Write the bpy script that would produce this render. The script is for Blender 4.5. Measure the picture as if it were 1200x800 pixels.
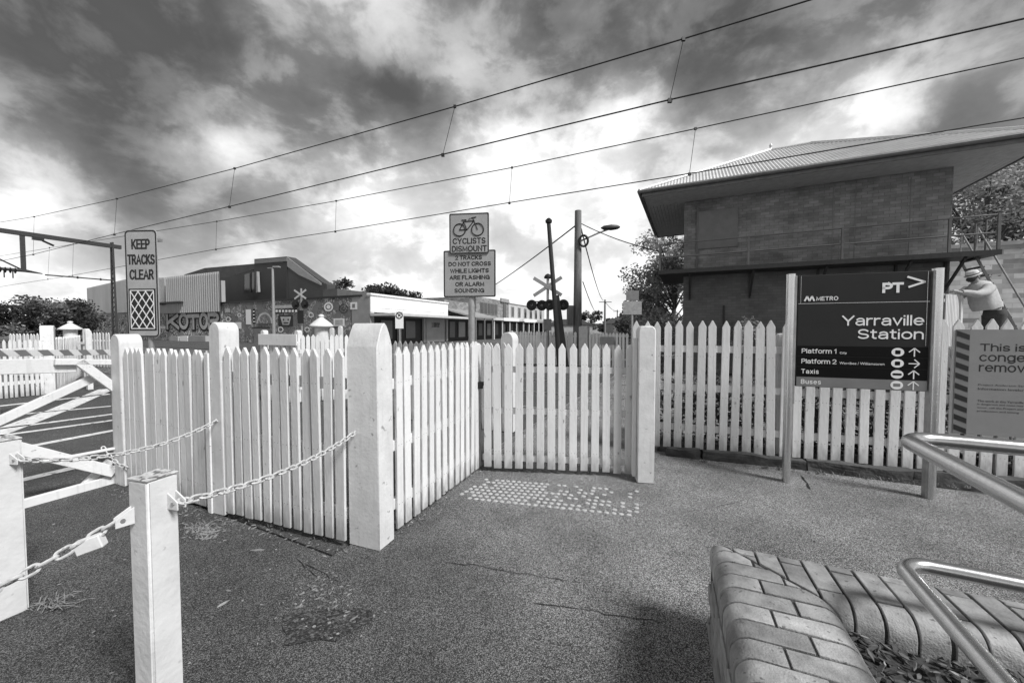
import bpy, bmesh, math, random
from mathutils import Vector, Matrix, noise as mnoise
random.seed(7)
V = Vector
PI = math.pi
sc = bpy.context.scene
col = sc.collection
for o in list(bpy.data.objects):
    bpy.data.objects.remove(o)

# ------------------------------------------------------------------ camera
HC, FPX = 1.45, 440.0
PITCH = math.atan(15 / FPX)
cd = bpy.data.cameras.new('camera')
cd.sensor_width = 36.0
cd.lens = 36.0 * FPX / 1200.0
cd.clip_start = 0.05
cd.clip_end = 3000
cam = bpy.data.objects.new('camera', cd)
cam.location = (0, 0, HC)
cam.rotation_euler = (PI / 2 - PITCH, 0, 0)
col.objects.link(cam)
sc.camera = cam

def ray(px, py):
    a, b = (px - 600) / FPX, (400 - py) / FPX
    return V((a, math.cos(PITCH) + b * math.sin(PITCH), -math.sin(PITCH) + b * math.cos(PITCH)))
def at(px, py, Z):
    d = ray(px, py); return V((0, 0, HC)) + d * (Z / d.y)
def gnd(px, py, h=0.0):
    d = ray(px, py); return V((0, 0, HC)) + d * ((h - HC) / d.z)
TH = -math.radians(25.53)
T2, N2 = V((math.cos(TH), math.sin(TH), 0)), V((-math.sin(TH), math.cos(TH), 0))
def onp(px, py, p):
    d = ray(px, py); return V((0, 0, HC)) + d * (p / d.dot(N2))
def qp(q, p, z=0.0):
    return T2 * q + N2 * p + V((0, 0, z))
def toqp(v):
    return V((v.dot(T2), v.dot(N2), v.z))

# ------------------------------------------------------------------ sun, sky, exposure
SUN_EL, SUN_AZ = math.radians(46), (0.80, -0.60)      # where the sun stands: right of and behind the camera
sun_dir = V((SUN_AZ[0] * math.cos(SUN_EL), SUN_AZ[1] * math.cos(SUN_EL), math.sin(SUN_EL))).normalized()
sl = bpy.data.lights.new('sun', 'SUN')
sl.energy = 3.3
sl.angle = math.radians(15)
sl.color = (1, 1, 1)
so = bpy.data.objects.new('sun', sl)
so.rotation_euler = sun_dir.to_track_quat('Z', 'Y').to_euler()
so.location = (20, -20, 30)
col.objects.link(so)

world = bpy.data.worlds.new('World')
sc.world = world
world.use_nodes = True
def build_sky():
    nt = world.node_tree; nt.nodes.clear()
    N = lambda t, **k: (lambda n: ([setattr(n, a, b) for a, b in k.items()], n)[1])(nt.nodes.new(t))
    L = nt.links.new
    def M(op, a, b=None, c=None, clamp=False):
        n = N('ShaderNodeMath', operation=op, use_clamp=clamp)
        for i, x in enumerate((a, b, c)):
            if x is None: continue
            if isinstance(x, (int, float)): n.inputs[i].default_value = x
            else: L(x, n.inputs[i])
        return n.outputs[0]
    tc = N('ShaderNodeTexCoord').outputs['Generated']
    nrm = N('ShaderNodeVectorMath', operation='NORMALIZE'); L(tc, nrm.inputs[0]); d = nrm.outputs[0]
    sx = N('ShaderNodeSeparateXYZ'); L(d, sx.inputs[0]); dz = sx.outputs[2]
    fl_ = N('ShaderNodeMapping'); fl_.inputs['Scale'].default_value = (1, 1, 1.55); L(d, fl_.inputs[0]); dv = fl_
    def noise(scale, detail, rough, dist, off, src):
        mp = N('ShaderNodeMapping'); mp.inputs['Location'].default_value = off; L(src, mp.inputs[0])
        n = N('ShaderNodeTexNoise'); n.inputs['Scale'].default_value = scale; n.inputs['Detail'].default_value = detail
        n.inputs['Roughness'].default_value = rough; n.inputs['Distortion'].default_value = dist
        L(mp.outputs[0], n.inputs['Vector']); return n
    n1 = noise(2.3, 10, 0.56, 0.25, (3.1, 1.7, 0.4), dv.outputs[0]).outputs['Fac']
    n2 = noise(6.5, 10, 0.58, 0.2, (0.3, 5.2, 2.2), dv.outputs[0]).outputs['Fac']
    pf_ = N('ShaderNodeMapRange'); pf_.interpolation_type = 'SMOOTHSTEP'; L(n2, pf_.inputs[0]); pf_.inputs[1].default_value = .44; pf_.inputs[2].default_value = .60
    puff = pf_.outputs[0]
    # ragged edges: the directions the cloud banks are measured from wander with noise
    nw = noise(2.6, 7, 0.6, 0.2, (1.3, 0.2, 7.7), d)
    sub = N('ShaderNodeVectorMath', operation='SUBTRACT'); L(nw.outputs['Color'], sub.inputs[0]); sub.inputs[1].default_value = (.5, .5, .5)
    scl = N('ShaderNodeVectorMath', operation='SCALE'); L(sub.outputs[0], scl.inputs[0]); scl.inputs['Scale'].default_value = 0.34
    add = N('ShaderNodeVectorMath', operation='ADD'); L(d, add.inputs[0]); L(scl.outputs[0], add.inputs[1]); dw = add.outputs[0]
    banks = [  # px, py, radius px, amount
        (60, 70, 110, -.22), (190, 110, 90, -.20), (20, 225, 70, .22), (350, 5, 80, .24), (455, 5, 50, .24), (250, 20, 60, -.06),
        (265, 155, 36, .30), (300, 185, 35, .14), (390, 238, 40, .30), (440, 225, 40, .14), (370, 95, 80, -.16), (465, 80, 60, -.32), (330, 215, 45, -.10),
        (645, 40, 50, -.22), (545, 55, 30, .18), (620, 165, 45, .26), (530, 95, 26, .10), (715, 150, 36, .22), (560, 120, 40, -.10),
        (800, 40, 60, -.18), (760, 80, 40, -.10), (690, 100, 36, -.16), (880, 95, 60, -.16), (1110, 105, 45, .18), (1000, 140, 60, .26), (900, 170, 70, .24),
        (1170, 125, 36, -.20), (960, 50, 80, -.05), (1060, 20, 100, -.10), (1170, 40, 60, -.05), (595, 55, 24, .12), (700, 225, 80, .2), (590, 215, 36, .2), (150, 235, 60, -.12), (500, 260, 60, .12), (150, 320, 80, -.08)]
    S = M('ADD', M('MULTIPLY', M('SUBTRACT', n1, .5), 0.42), M('MULTIPLY_ADD', M('SUBTRACT', n2, .5), 0.40, M('MULTIPLY', M('SUBTRACT', puff, .45), 0.12)))
    # clouds crowd together and brighten towards the horizon
    S = M('ADD', S, M('MULTIPLY', M('POWER', M('MAXIMUM', M('SUBTRACT', 1.0, dz), 0.0), 2.3), 0.62))
    for px, py, r, amp in banks:
        c = ray(px, py).normalized()
        rr = r / FPX * (FPX / math.sqrt(FPX ** 2 + (px - 600) ** 2 + (py - 400) ** 2))
        dt = N('ShaderNodeVectorMath', operation='SUBTRACT'); L(dw, dt.inputs[0]); dt.inputs[1].default_value = c
        ln = N('ShaderNodeVectorMath', operation='DOT_PRODUCT'); L(dt.outputs[0], ln.inputs[0]); L(dt.outputs[0], ln.inputs[1])
        e = M('EXPONENT', M('MULTIPLY', ln.outputs['Value'], -1.0 / (1.6 * rr * rr)))
        S = M('MULTIPLY_ADD', e, amp, S)
    rp = N('ShaderNodeValToRGB'); L(M('ADD', S, 0.45), rp.inputs[0])
    els = [(0.0, .05), (0.26, .085), (0.46, .18), (0.64, .35), (0.84, .64), (1.0, .94)]
    while len(rp.color_ramp.elements) < len(els): rp.color_ramp.elements.new(0.5)
    for e, (p, v) in zip(rp.color_ramp.elements, els): e.position = p; e.color = (v, v, v, 1)
    sky = N('ShaderNodeTexSky'); sky.sky_type = 'NISHITA'; sky.sun_disc = False
    sky.sun_elevation = SUN_EL; sky.sun_rotation = math.atan2(SUN_AZ[0], SUN_AZ[1])
    bw = N('ShaderNodeRGBToBW'); L(sky.outputs[0], bw.inputs[0])
    b1 = N('ShaderNodeBackground'); L(bw.outputs[0], b1.inputs[0]); b1.inputs[1].default_value = 0.05
    b2 = N('ShaderNodeBackground'); L(rp.outputs[0], b2.inputs[0]); b2.inputs[1].default_value = 0.80
    mr = N('ShaderNodeMapRange'); mr.interpolation_type = 'SMOOTHSTEP'
    L(S, mr.inputs['Value']); mr.inputs['From Min'].default_value = -0.45; mr.inputs['From Max'].default_value = -0.1
    mx = N('ShaderNodeMixShader'); L(mr.outputs[0], mx.inputs[0]); L(b1.outputs[0], mx.inputs[1]); L(b2.outputs[0], mx.inputs[2])
    out = N('ShaderNodeOutputWorld'); L(mx.outputs[0], out.inputs[0])
build_sky()
sc.view_settings.view_transform = 'Standard'
sc.view_settings.look = 'None'
sc.view_settings.exposure = 0.6
sc.view_settings.gamma = 1.0
sc.view_settings.use_curve_mapping = False

# ------------------------------------------------------------------ materials
MATS = {}
def mat(name, base=.5, var=.25, scale=6.0, rough=.7, metal=0.0, bump=0.0, bscale=None, stretch=(1, 1, 1), rand=0.0,
        spots=0.0, spotscale=30, spotcol=.05, spec=.4, detail=6, speck=None, coords='Object', extra=None):
    """grey procedural surface: broad noise, fine grain, optional spots of wear"""
    if name in MATS: return MATS[name]
    m = bpy.data.materials.new(name); m.use_nodes = True; MATS[name] = m
    nt = m.node_tree; nd = nt.nodes; L = nt.links.new
    bs = nd['Principled BSDF']
    tc = nd.new('ShaderNodeTexCoord'); oi = nd.new('ShaderNodeObjectInfo')
    if coords == 'World':
        geo = nd.new('ShaderNodeNewGeometry'); src = geo.outputs['Position']
    else:
        va = nd.new('ShaderNodeVectorMath'); va.operation = 'MULTIPLY_ADD'
        cb = nd.new('ShaderNodeCombineXYZ')
        for i in range(3): L(oi.outputs['Random'], cb.inputs[i])
        L(cb.outputs[0], va.inputs[0]); va.inputs[1].default_value = (17, 31, 53); L(tc.outputs['Object'], va.inputs[2])
        src = va.outputs[0]
    mp = nd.new('ShaderNodeMapping'); mp.inputs['Scale'].default_value = stretch; L(src, mp.inputs[0]); src = mp.outputs[0]
    n1 = nd.new('ShaderNodeTexNoise'); n1.inputs['Scale'].default_value = scale; n1.inputs['Detail'].default_value = detail
    n1.inputs['Roughness'].default_value = .62; L(src, n1.inputs['Vector'])
    mr = nd.new('ShaderNodeMapRange'); L(n1.outputs['Fac'], mr.inputs[0])
    mr.inputs[1].default_value = .3; mr.inputs[2].default_value = .7
    mr.inputs[3].default_value = base * (1 - var); mr.inputs[4].default_value = base * (1 + var)
    val = mr.outputs[0]
    def mth(op, a, b):
        n = nd.new('ShaderNodeMath'); n.operation = op
        for i, x in enumerate((a, b)):
            if isinstance(x, (int, float)): n.inputs[i].default_value = x
            else: L(x, n.inputs[i])
        return n.outputs[0]
    def mix(f, a, b):
        n = nd.new('ShaderNodeMix'); n.data_type = 'FLOAT'
        for s, x in ((n.inputs[0], f), (n.inputs[2], a), (n.inputs[3], b)):
            if isinstance(x, (int, float)): s.default_value = x
            else: L(x, s)
        return n.outputs[0]
    if rand:
        val = mth('MULTIPLY', val, mth('ADD', mth('MULTIPLY', oi.outputs['Random'], 2 * rand), 1 - rand))
    height = n1.outputs['Fac']
    if speck:      # (scale, low, high, share): cells of random brightness, the stones of an asphalt
        vo = nd.new('ShaderNodeTexVoronoi'); vo.inputs['Scale'].default_value = speck[0]; L(src, vo.inputs['Vector'])
        bw = nd.new('ShaderNodeSeparateColor'); L(vo.outputs['Color'], bw.inputs[0])
        pw = mth('POWER', bw.outputs[0], 2.2)
        mr2 = nd.new('ShaderNodeMapRange'); L(pw, mr2.inputs[0]); mr2.inputs[3].default_value = speck[1]; mr2.inputs[4].default_value = speck[2]
        val = mth('MULTIPLY', val, mr2.outputs[0])
        vo2 = nd.new('ShaderNodeTexVoronoi'); vo2.inputs['Scale'].default_value = speck[0] * .37; L(src, vo2.inputs['Vector'])
        b2 = nd.new('ShaderNodeSeparateColor'); L(vo2.outputs['Color'], b2.inputs[0])
        gl = mth('MULTIPLY', mth('GREATER_THAN', b2.outputs[1], 1 - speck[3]), mth('LESS_THAN', vo2.outputs['Distance'], .34))
        val = mix(gl, val, .34)
        height = mth('SUBTRACT', bw.outputs[1], vo.outputs['Distance'])
    if spots:
        n3 = nd.new('ShaderNodeTexNoise'); n3.inputs['Scale'].default_value = spotscale; n3.inputs['Detail'].default_value = 4; L(src, n3.inputs['Vector'])
        mr3 = nd.new('ShaderNodeMapRange'); L(n3.outputs['Fac'], mr3.inputs[0]); mr3.inputs[1].default_value = .72 - spots; mr3.inputs[2].default_value = .78 - spots
        val = mix(mth('MULTIPLY', mr3.outputs[0], .8), val, spotcol)
    if extra: val = extra(nd, L, src, val, mth, mix)
    cc = nd.new('ShaderNodeCombineColor')
    for i in range(3): L(val, cc.inputs[i])
    L(cc.outputs[0], bs.inputs['Base Color'])
    bs.inputs['Roughness'].default_value = rough; bs.inputs['Metallic'].default_value = metal
    bs.inputs['Specular IOR Level'].default_value = spec
    if bump:
        bn = nd.new('ShaderNodeBump'); bn.inputs['Strength'].default_value = bump; bn.inputs['Distance'].default_value = .01
        if bscale:
            n2 = nd.new('ShaderNodeTexNoise'); n2.inputs['Scale'].default_value = bscale; n2.inputs['Detail'].default_value = 5; L(src, n2.inputs['Vector']); height = n2.outputs['Fac']
        L(height, bn.inputs['Height']); L(bn.outputs[0], bs.inputs['Normal'])
    return m

def brick_extra(bw, bh, mortar, lo, hi, rot=True):
    def f(nd, L, src, val, mth, mix):
        sp = nd.new('ShaderNodeSeparateXYZ'); L(src, sp.inputs[0])
        cb = nd.new('ShaderNodeCombineXYZ'); L(mth('ADD', sp.outputs[0], sp.outputs[1]), cb.inputs[0]); L(sp.outputs[2], cb.inputs[1])
        b = nd.new('ShaderNodeTexBrick'); L(cb.outputs[0], b.inputs['Vector'])
        b.inputs['Scale'].default_value = 1; b.inputs['Brick Width'].default_value = bw; b.inputs['Row Height'].default_value = bh
        b.inputs['Mortar Size'].default_value = .006; b.inputs['Color1'].default_value = (lo,) * 3 + (1,); b.inputs['Color2'].default_value = (hi,) * 3 + (1,)
        b.inputs['Mortar'].default_value = (mortar,) * 3 + (1,)
        w = nd.new('ShaderNodeRGBToBW'); L(b.outputs['Color'], w.inputs[0])
        return mth('MULTIPLY', val, w.outputs[0])
    return f
def streak_extra(nd, L, src, val, mth, mix):       # dirt that has run down paint, worn patches
    mp = nd.new('ShaderNodeMapping'); mp.inputs['Scale'].default_value = (38, 38, 2.2); L(src, mp.inputs[0])
    n = nd.new('ShaderNodeTexNoise'); n.inputs['Scale'].default_value = 1; n.inputs['Detail'].default_value = 5; L(mp.outputs[0], n.inputs['Vector'])
    mr = nd.new('ShaderNodeMapRange'); L(n.outputs['Fac'], mr.inputs[0]); mr.inputs[1].default_value = .55; mr.inputs[2].default_value = .8
    return mix(mth('MULTIPLY', mr.outputs[0], .45), val, .38)

def picket_extra(nd, L, src, val, mth, mix):
    val = streak_extra(nd, L, src, val, mth, mix)
    tc = nd.new('ShaderNodeTexCoord'); sp = nd.new('ShaderNodeSeparateXYZ'); L(tc.outputs['Object'], sp.inputs[0])
    n = nd.new('ShaderNodeTexNoise'); n.inputs['Scale'].default_value = 22; n.inputs['Detail'].default_value = 6; L(src, n.inputs['Vector'])
    mr = nd.new('ShaderNodeMapRange'); L(mth('ADD', sp.outputs[2], mth('MULTIPLY', n.outputs['Fac'], -.34)), mr.inputs[0])     # mud splashed on the feet of the pickets
    mr.inputs[1].default_value = .0; mr.inputs[2].default_value = -.16; mr.inputs[3].default_value = 0; mr.inputs[4].default_value = .62
    val = mix(mr.outputs[0], val, .2)
    ax = mth('SUBTRACT', mth('ABSOLUTE', sp.outputs[0], 0), .016); dots = None
    for h in (.175, .6, 1.05):                                                                                                # nail heads with a little rust
        d = mth('ADD', mth('POWER', ax, 2), mth('POWER', mth('SUBTRACT', sp.outputs[2], h), 2)); k = mth('LESS_THAN', d, .0000125); dots = k if dots is None else mth('ADD', dots, k)
    return mix(mth('MULTIPLY', dots, .75), val, .1)
mat('picket_paint', .64, .08, 5, .6, bump=.3, bscale=60, rand=.09, spots=.035, spotscale=24, spotcol=.16, extra=picket_extra, stretch=(1, 1, .35))
mat('white_paint', .64, .07, 5, .55, bump=.25, bscale=60, rand=.07, spots=.02, spotscale=26, spotcol=.18, extra=streak_extra)
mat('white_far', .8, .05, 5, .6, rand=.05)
mat('white_post', .60, .12, 7, .6, bump=.2, bscale=40, rand=.04, spots=.05, spotscale=22, spotcol=.22, extra=streak_extra)
mat('bollard_paint', .60, .12, 5, .5, bump=.25, bscale=40, spots=.035, spotscale=17, spotcol=.22)
mat('stud_paint', .37, .3, 30, .6, coords='World', spots=.06, spotscale=25, spotcol=.15)
mat('bollard_cap', .5, .4, 40, .7, bump=.5, spots=.2, spotscale=35, spotcol=.06)
mat('chain_steel', .5, .3, 60, .5, bump=.2, spots=.1, spotscale=60, spotcol=.12)
def left_dark_extra(nd, L, src, val, mth, mix):  # darker towards the left and the camera, the change broken up by noise
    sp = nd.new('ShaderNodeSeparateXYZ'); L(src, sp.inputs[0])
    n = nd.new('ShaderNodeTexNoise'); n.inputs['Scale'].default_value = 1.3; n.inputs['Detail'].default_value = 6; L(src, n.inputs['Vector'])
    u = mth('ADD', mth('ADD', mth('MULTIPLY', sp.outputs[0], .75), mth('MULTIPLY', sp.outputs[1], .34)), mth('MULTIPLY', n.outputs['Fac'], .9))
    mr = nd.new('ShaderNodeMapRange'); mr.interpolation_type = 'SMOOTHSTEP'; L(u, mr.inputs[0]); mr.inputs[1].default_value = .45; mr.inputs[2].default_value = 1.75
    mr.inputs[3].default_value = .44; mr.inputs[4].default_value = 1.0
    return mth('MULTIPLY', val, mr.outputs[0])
mat('asphalt', .195, .36, 1.5, .88, bump=.6, coords='World', speck=(285, .2, 2.9, .045), spots=.0, spec=.3, detail=8, extra=left_dark_extra)
mat('road', .075, .3, .7, .85, bump=.4, coords='World', speck=(160, .5, 1.9, .02), spec=.3, detail=8)
mat('terrain', .09, .35, .15, .95, bump=.3, coords='World', detail=8)
mat('ballast', .12, .4, 3, .95, bump=1.0, coords='World', speck=(26, .3, 2.2, .03))
mat('road_paint', .62, .25, 9, .7, coords='World', spots=.12, spotscale=14, spotcol=.07)
mat('crack', .015, .3, 30, .95)
mat('patch', .065, .4, 30, .95, bump=.9, coords='World', speck=(120, .3, 2.4, .05))
mat('rail_steel', .3, .3, 8, .35, metal=.9)
mat('galvanised', .34, .2, 14, .45, metal=.6, bump=.05)
mat('stainless', .55, .08, 3, .27, metal=1.0, stretch=(30, 30, 30), bump=.03)
mat('alu_post', .66, .06, 5, .26, metal=.9)
mat('sign_grey', .31, .12, 5, .5, spec=.5, bump=.04)
mat('sign_grey_keep', .34, .14, 7, .5, spec=.5)
mat('print_black', .012, .1, 20, .5)
mat('print_white', .75, .05, 20, .5)
mat('sign_back', .2, .2, 8, .45, metal=.5)
mat('panel_dark', .022, .1, 4, .55, spec=.2)
mat('panel_black', .004, .1, 4, .55, spec=.12)
mat('panel_grey', .17, .1, 4, .4)
mat('hoarding', .215, .06, 5, .5)
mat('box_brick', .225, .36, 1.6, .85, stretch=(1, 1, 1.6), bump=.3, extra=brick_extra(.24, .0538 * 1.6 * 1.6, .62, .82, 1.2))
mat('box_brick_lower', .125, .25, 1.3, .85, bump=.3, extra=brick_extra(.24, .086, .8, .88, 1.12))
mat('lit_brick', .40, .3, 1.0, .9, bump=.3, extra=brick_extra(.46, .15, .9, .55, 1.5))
mat('box_trim', .15, .2, 6, .6)
mat('box_panel', .19, .12, 4, .7)
mat('soffit', .48, .15, 6, .7)
mat('rail_paint', .13, .2, 10, .55)
mat('steel_dark', .03, .25, 10, .55)
mat('roof_iron', .56, .12, 2.0, .5, metal=.3, stretch=(1, 1, 1))
mat('planter_brick', .29, .34, 14, .85, bump=.4, bscale=140, rand=.32, spots=.08, spotscale=40, spotcol=.09)
mat('planter_mortar', .055, .35, 30, .95, bump=.8, bscale=90)
mat('mulch', .06, .5, 40, .9, rand=.2)
mat('mulch_chip', .11, .6, 20, .85)
mat('litter_pale', .24, .5, 20, .85)
mat('chip_pale', .38, .4, 20, .85)
mat('bluestone', .06, .4, 9, .85, bump=.9, bscale=30, rand=.15)
mat('dead_leaf', .2, .5, 30, .8)
mat('timber_pole', .17, .3, 5, .85, stretch=(6, 6, .5), bump=.5)
mat('timber_dark', .035, .3, 5, .8, stretch=(6, 6, .5))
mat('signal_black', .012, .2, 10, .5)
mat('signal_glass', .5, .2, 10, .15)
mat('bark', .09, .4, 9, .9, bump=.8)
mat('leaf_dark', .06, .4, 3, .6)
mat('leaf_mid', .17, .45, 3, .5)
mat('leaf_pale', .38, .35, 3, .55)
mat('wire', .02, .1, 10, .6)
mat('insulator', .02, .2, 10, .4)
mat('corrugated', .34, .12, .3, .6, stretch=(2, 2, .25), bump=.1)
mat('corrugated_dark', .30, .15, .5, .7, stretch=(1, 1, .2))
mat('dark_cladding', .035, .15, .5, .6, stretch=(1, 1, .2))
mat('dark_cladding_side', .055, .15, .5, .6)
mat('window_dark', .008, .1, 3, .12, spec=.6)
mat('shop_white', .74, .04, 1.5, .6)
mat('shop_grey', .28, .12, 1.5, .7)
mat('shop_brick', .2, .25, 1.0, .85, extra=brick_extra(.5, .18, .9, .7, 1.3))
mat('shop_dark', .018, .4, 1.2, .5)
mat('awning', .5, .1, 1.5, .6)
mat('shop_stucco', .42, .12, .8, .75)
def mural_extra(nd, L, src, val, mth, mix):
    v = nd.new('ShaderNodeTexVoronoi'); v.inputs['Scale'].default_value = 1.3; L(src, v.inputs['Vector'])
    w = nd.new('ShaderNodeTexNoise'); w.inputs['Scale'].default_value = 2.3; w.inputs['Detail'].default_value = 4; w.inputs['Distortion'].default_value = 3.0; L(src, w.inputs['Vector'])
    s = nd.new('ShaderNodeSeparateColor'); L(v.outputs['Color'], s.inputs[0])
    a = mth('MULTIPLY', mth('GREATER_THAN', w.outputs['Fac'], .56), mth('GREATER_THAN', s.outputs[0], .5))
    b = mth('MULTIPLY', mth('LESS_THAN', w.outputs['Fac'], .42), mth('GREATER_THAN', s.outputs[1], .45))
    return mix(b, mix(a, val, .45), .05)
mat('mural', .16, .2, 1.0, .8, extra=mural_extra)
def tag_extra(nd, L, src, val, mth, mix):
    w = nd.new('ShaderNodeTexNoise'); w.inputs['Scale'].default_value = 1.5; w.inputs['Detail'].default_value = 4; w.inputs['Distortion'].default_value = 3.5; L(src, w.inputs['Vector'])
    u = nd.new('ShaderNodeTexNoise'); u.inputs['Scale'].default_value = .7; u.inputs['Detail'].default_value = 2; L(src, u.inputs['Vector'])
    a = mth('MULTIPLY', mth('GREATER_THAN', w.outputs['Fac'], .55), mth('GREATER_THAN', u.outputs['Fac'], .44))
    b = mth('MULTIPLY', mth('LESS_THAN', w.outputs['Fac'], .44), mth('GREATER_THAN', u.outputs['Fac'], .47))
    return mix(b, mix(a, val, .5), .04)
mat('tagged_wall', .2, .2, 1.0, .8, extra=tag_extra)
mat('graffiti_fill', .42, .3, 1.0, .7)
mat('shirt', .42, .12, 14, .85, bump=.6, bscale=18)
mat('skin', .3, .1, 20, .6)
mat('trousers', .06, .2, 12, .85)
mat('hair', .05, .3, 40, .9, bump=.8, bscale=90)
mat('hat_cloth', .6, .1, 20, .8)
mat('house_wall', .35, .15, 1, .8)
mat('house_roof', .075, .2, 1, .8)
mat('car_paint', .3, .05, 2, .3)
mat('concrete', .3, .2, 2, .9, bump=.3)

for _n in ('leaf_dark', 'leaf_mid', 'leaf_pale'):
    _t = MATS[_n].node_tree; _b = _t.nodes['Principled BSDF']; _o = _t.nodes['Material Output']
    _tr = _t.nodes.new('ShaderNodeBsdfTranslucent'); _mx = _t.nodes.new('ShaderNodeMixShader'); _mx.inputs[0].default_value = .42
    _t.links.new(_b.inputs['Base Color'].links[0].from_socket, _tr.inputs[0]); _t.links.new(_b.outputs[0], _mx.inputs[1]); _t.links.new(_tr.outputs[0], _mx.inputs[2]); _t.links.new(_mx.outputs[0], _o.inputs[0])

# ------------------------------------------------------------------ builders
def link(name, me, m, parent=None, loc=(0, 0, 0), rot=(0, 0, 0)):
    o = bpy.data.objects.new(name, me); col.objects.link(o)
    if m and me is not None and len(me.materials) == 0: me.materials.append(MATS[m] if isinstance(m, str) else m)
    o.parent = parent; o.location = loc; o.rotation_euler = rot
    return o
def thing(name, label, cat, loc=(0, 0, 0), rotz=0.0, group=None):
    o = bpy.data.objects.new(name, None); col.objects.link(o)
    o.location = loc; o.rotation_euler = (0, 0, rotz); o.empty_display_size = .1
    tag(o, label, cat, group); return o
def tag(o, label, cat, group=None):
    o['label'] = label; o['category'] = cat
    if group: o['group'] = group
    return o
def struct(o, kind='structure'):
    o['kind'] = kind; return o

class MB:
    def __init__(s): s.bm = bmesh.new()
    def face(s, pts):
        vs = [s.bm.verts.new(p) for p in pts]
        try: return s.bm.faces.new(vs)
        except ValueError: return None
    def ext(s, poly, axis, a, b):
        def P(u, v, w):
            return {'x': (w, u, v), 'y': (u, w, v), 'z': (u, v, w)}[axis]
        A = [s.bm.verts.new(P(u, v, a)) for u, v in poly]; B = [s.bm.verts.new(P(u, v, b)) for u, v in poly]
        n = len(poly)
        s.bm.faces.new(A); s.bm.faces.new(B[::-1])
        for i in range(n): s.bm.faces.new((A[i], B[i], B[(i + 1) % n], A[(i + 1) % n]))
        return s
    def box(s, x0, x1, y0, y1, z0, z1):
        return s.ext([(x0, y0), (x1, y0), (x1, y1), (x0, y1)], 'z', z0, z1)
    def bar(s, p, q, w, h, up=V((0, 0, 1))):
        p, q = V(p), V(q); d = (q - p).normalized(); a = d.cross(up)
        if a.length < 1e-4: a = d.cross(V((1, 0, 0)))
        a.normalize(); b = a.cross(d)
        c = [(-w / 2, -h / 2), (w / 2, -h / 2), (w / 2, h / 2), (-w / 2, h / 2)]
        A = [s.bm.verts.new(p + a * i + b * j) for i, j in c]; B = [s.bm.verts.new(q + a * i + b * j) for i, j in c]
        s.bm.faces.new(A); s.bm.faces.new(B[::-1])
        for i in range(4): s.bm.faces.new((A[i], B[i], B[(i + 1) % 4], A[(i + 1) % 4]))
        return s
    def tube(s, pts, r, n=8, closed=False):
        pts = [V(p) for p in pts]; m = len(pts)
        rs = r if isinstance(r, (list, tuple)) else [r] * m
        rings = []; ref = None
        for i, p in enumerate(pts):
            if closed: d = pts[(i + 1) % m] - pts[i - 1]
            else: d = pts[min(i + 1, m - 1)] - pts[max(i - 1, 0)]
            d.normalize()
            if ref is None:
                ref = d.cross(V((0, 0, 1)))
                if ref.length < 1e-3: ref = d.cross(V((1, 0, 0)))
            a = (ref - d * ref.dot(d)).normalized(); ref = a; b = d.cross(a)
            rings.append([s.bm.verts.new(p + (a * math.cos(2 * PI * k / n) + b * math.sin(2 * PI * k / n)) * rs[i]) for k in range(n)])
        for i in range(m if closed else m - 1):
            A, B = rings[i], rings[(i + 1) % m]
            for k in range(n): s.bm.faces.new((A[k], A[(k + 1) % n], B[(k + 1) % n], B[k]))
        if not closed:
            s.bm.faces.new(rings[0][::-1]); s.bm.faces.new(rings[-1])
        return s
    def lathe(s, prof, n=16, c=(0, 0, 0), axis='z'):
        c = V(c); rings = []
        for r, z in prof:
            ring = []
            for k in range(n):
                a = 2 * PI * k / n; x, y = r * math.cos(a), r * math.sin(a)
                ring.append(s.bm.verts.new(c + (V((x, y, z)) if axis == 'z' else V((x, z, y)))))
            rings.append(ring)
        for A, B in zip(rings, rings[1:]):
            for k in range(n): s.bm.faces.new((A[k], A[(k + 1) % n], B[(k + 1) % n], B[k]))
        s.bm.faces.new(rings[0][::-1]); s.bm.faces.new(rings[-1]); return s
    def mesh(s, bevel=0.0, smooth=False, seg=1):
        bmesh.ops.recalc_face_normals(s.bm, faces=s.bm.faces)
        if bevel:
            ed = [e for e in s.bm.edges if len(e.link_faces) == 2 and e.calc_face_angle(0) > .5]
            bmesh.ops.bevel(s.bm, geom=ed, offset=bevel, segments=seg, affect='EDGES', clamp_overlap=True)
        me = bpy.data.meshes.new('mesh'); s.bm.to_mesh(me); s.bm.free()
        if smooth:
            for p in me.polygons: p.use_smooth = True
            try: me.set_sharp_from_angle(angle=math.radians(40))
            except Exception: pass
        return me
    def build(s, name, m, parent=None, loc=(0, 0, 0), rot=(0, 0, 0), bevel=0.0, smooth=False, seg=1):
        return link(name, s.mesh(bevel, smooth, seg), m, parent, loc, rot)

def text_mesh(txt, x0, x1, z0, z1, bold=0.0, thick=.0008):
    """lettering fitted into the box x0..x1, z0..z1 of the local xz plane (faces -y)"""
    c = bpy.data.curves.new('t', 'FONT'); c.body = txt; c.size = 1; c.offset = bold; c.resolution_u = 3
    o = bpy.data.objects.new('t', c); me = bpy.data.meshes.new_from_object(o)
    bpy.data.objects.remove(o); bpy.data.curves.remove(c)
    xs = [v.co.x for v in me.vertices]; ys = [v.co.y for v in me.vertices]
    ax, bx, ay, by = min(xs), max(xs), min(ys), max(ys)
    for v in me.vertices:
        v.co = V((x0 + (v.co.x - ax) / (bx - ax) * (x1 - x0), 0, z0 + (v.co.y - ay) / (by - ay) * (z1 - z0)))
    return me
def text(name, txt, x0, x1, z0, z1, y, m, parent, bold=0.0):
    return link(name, text_mesh(txt, x0, x1, z0, z1, bold), m, parent, (0, y, 0))

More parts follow.
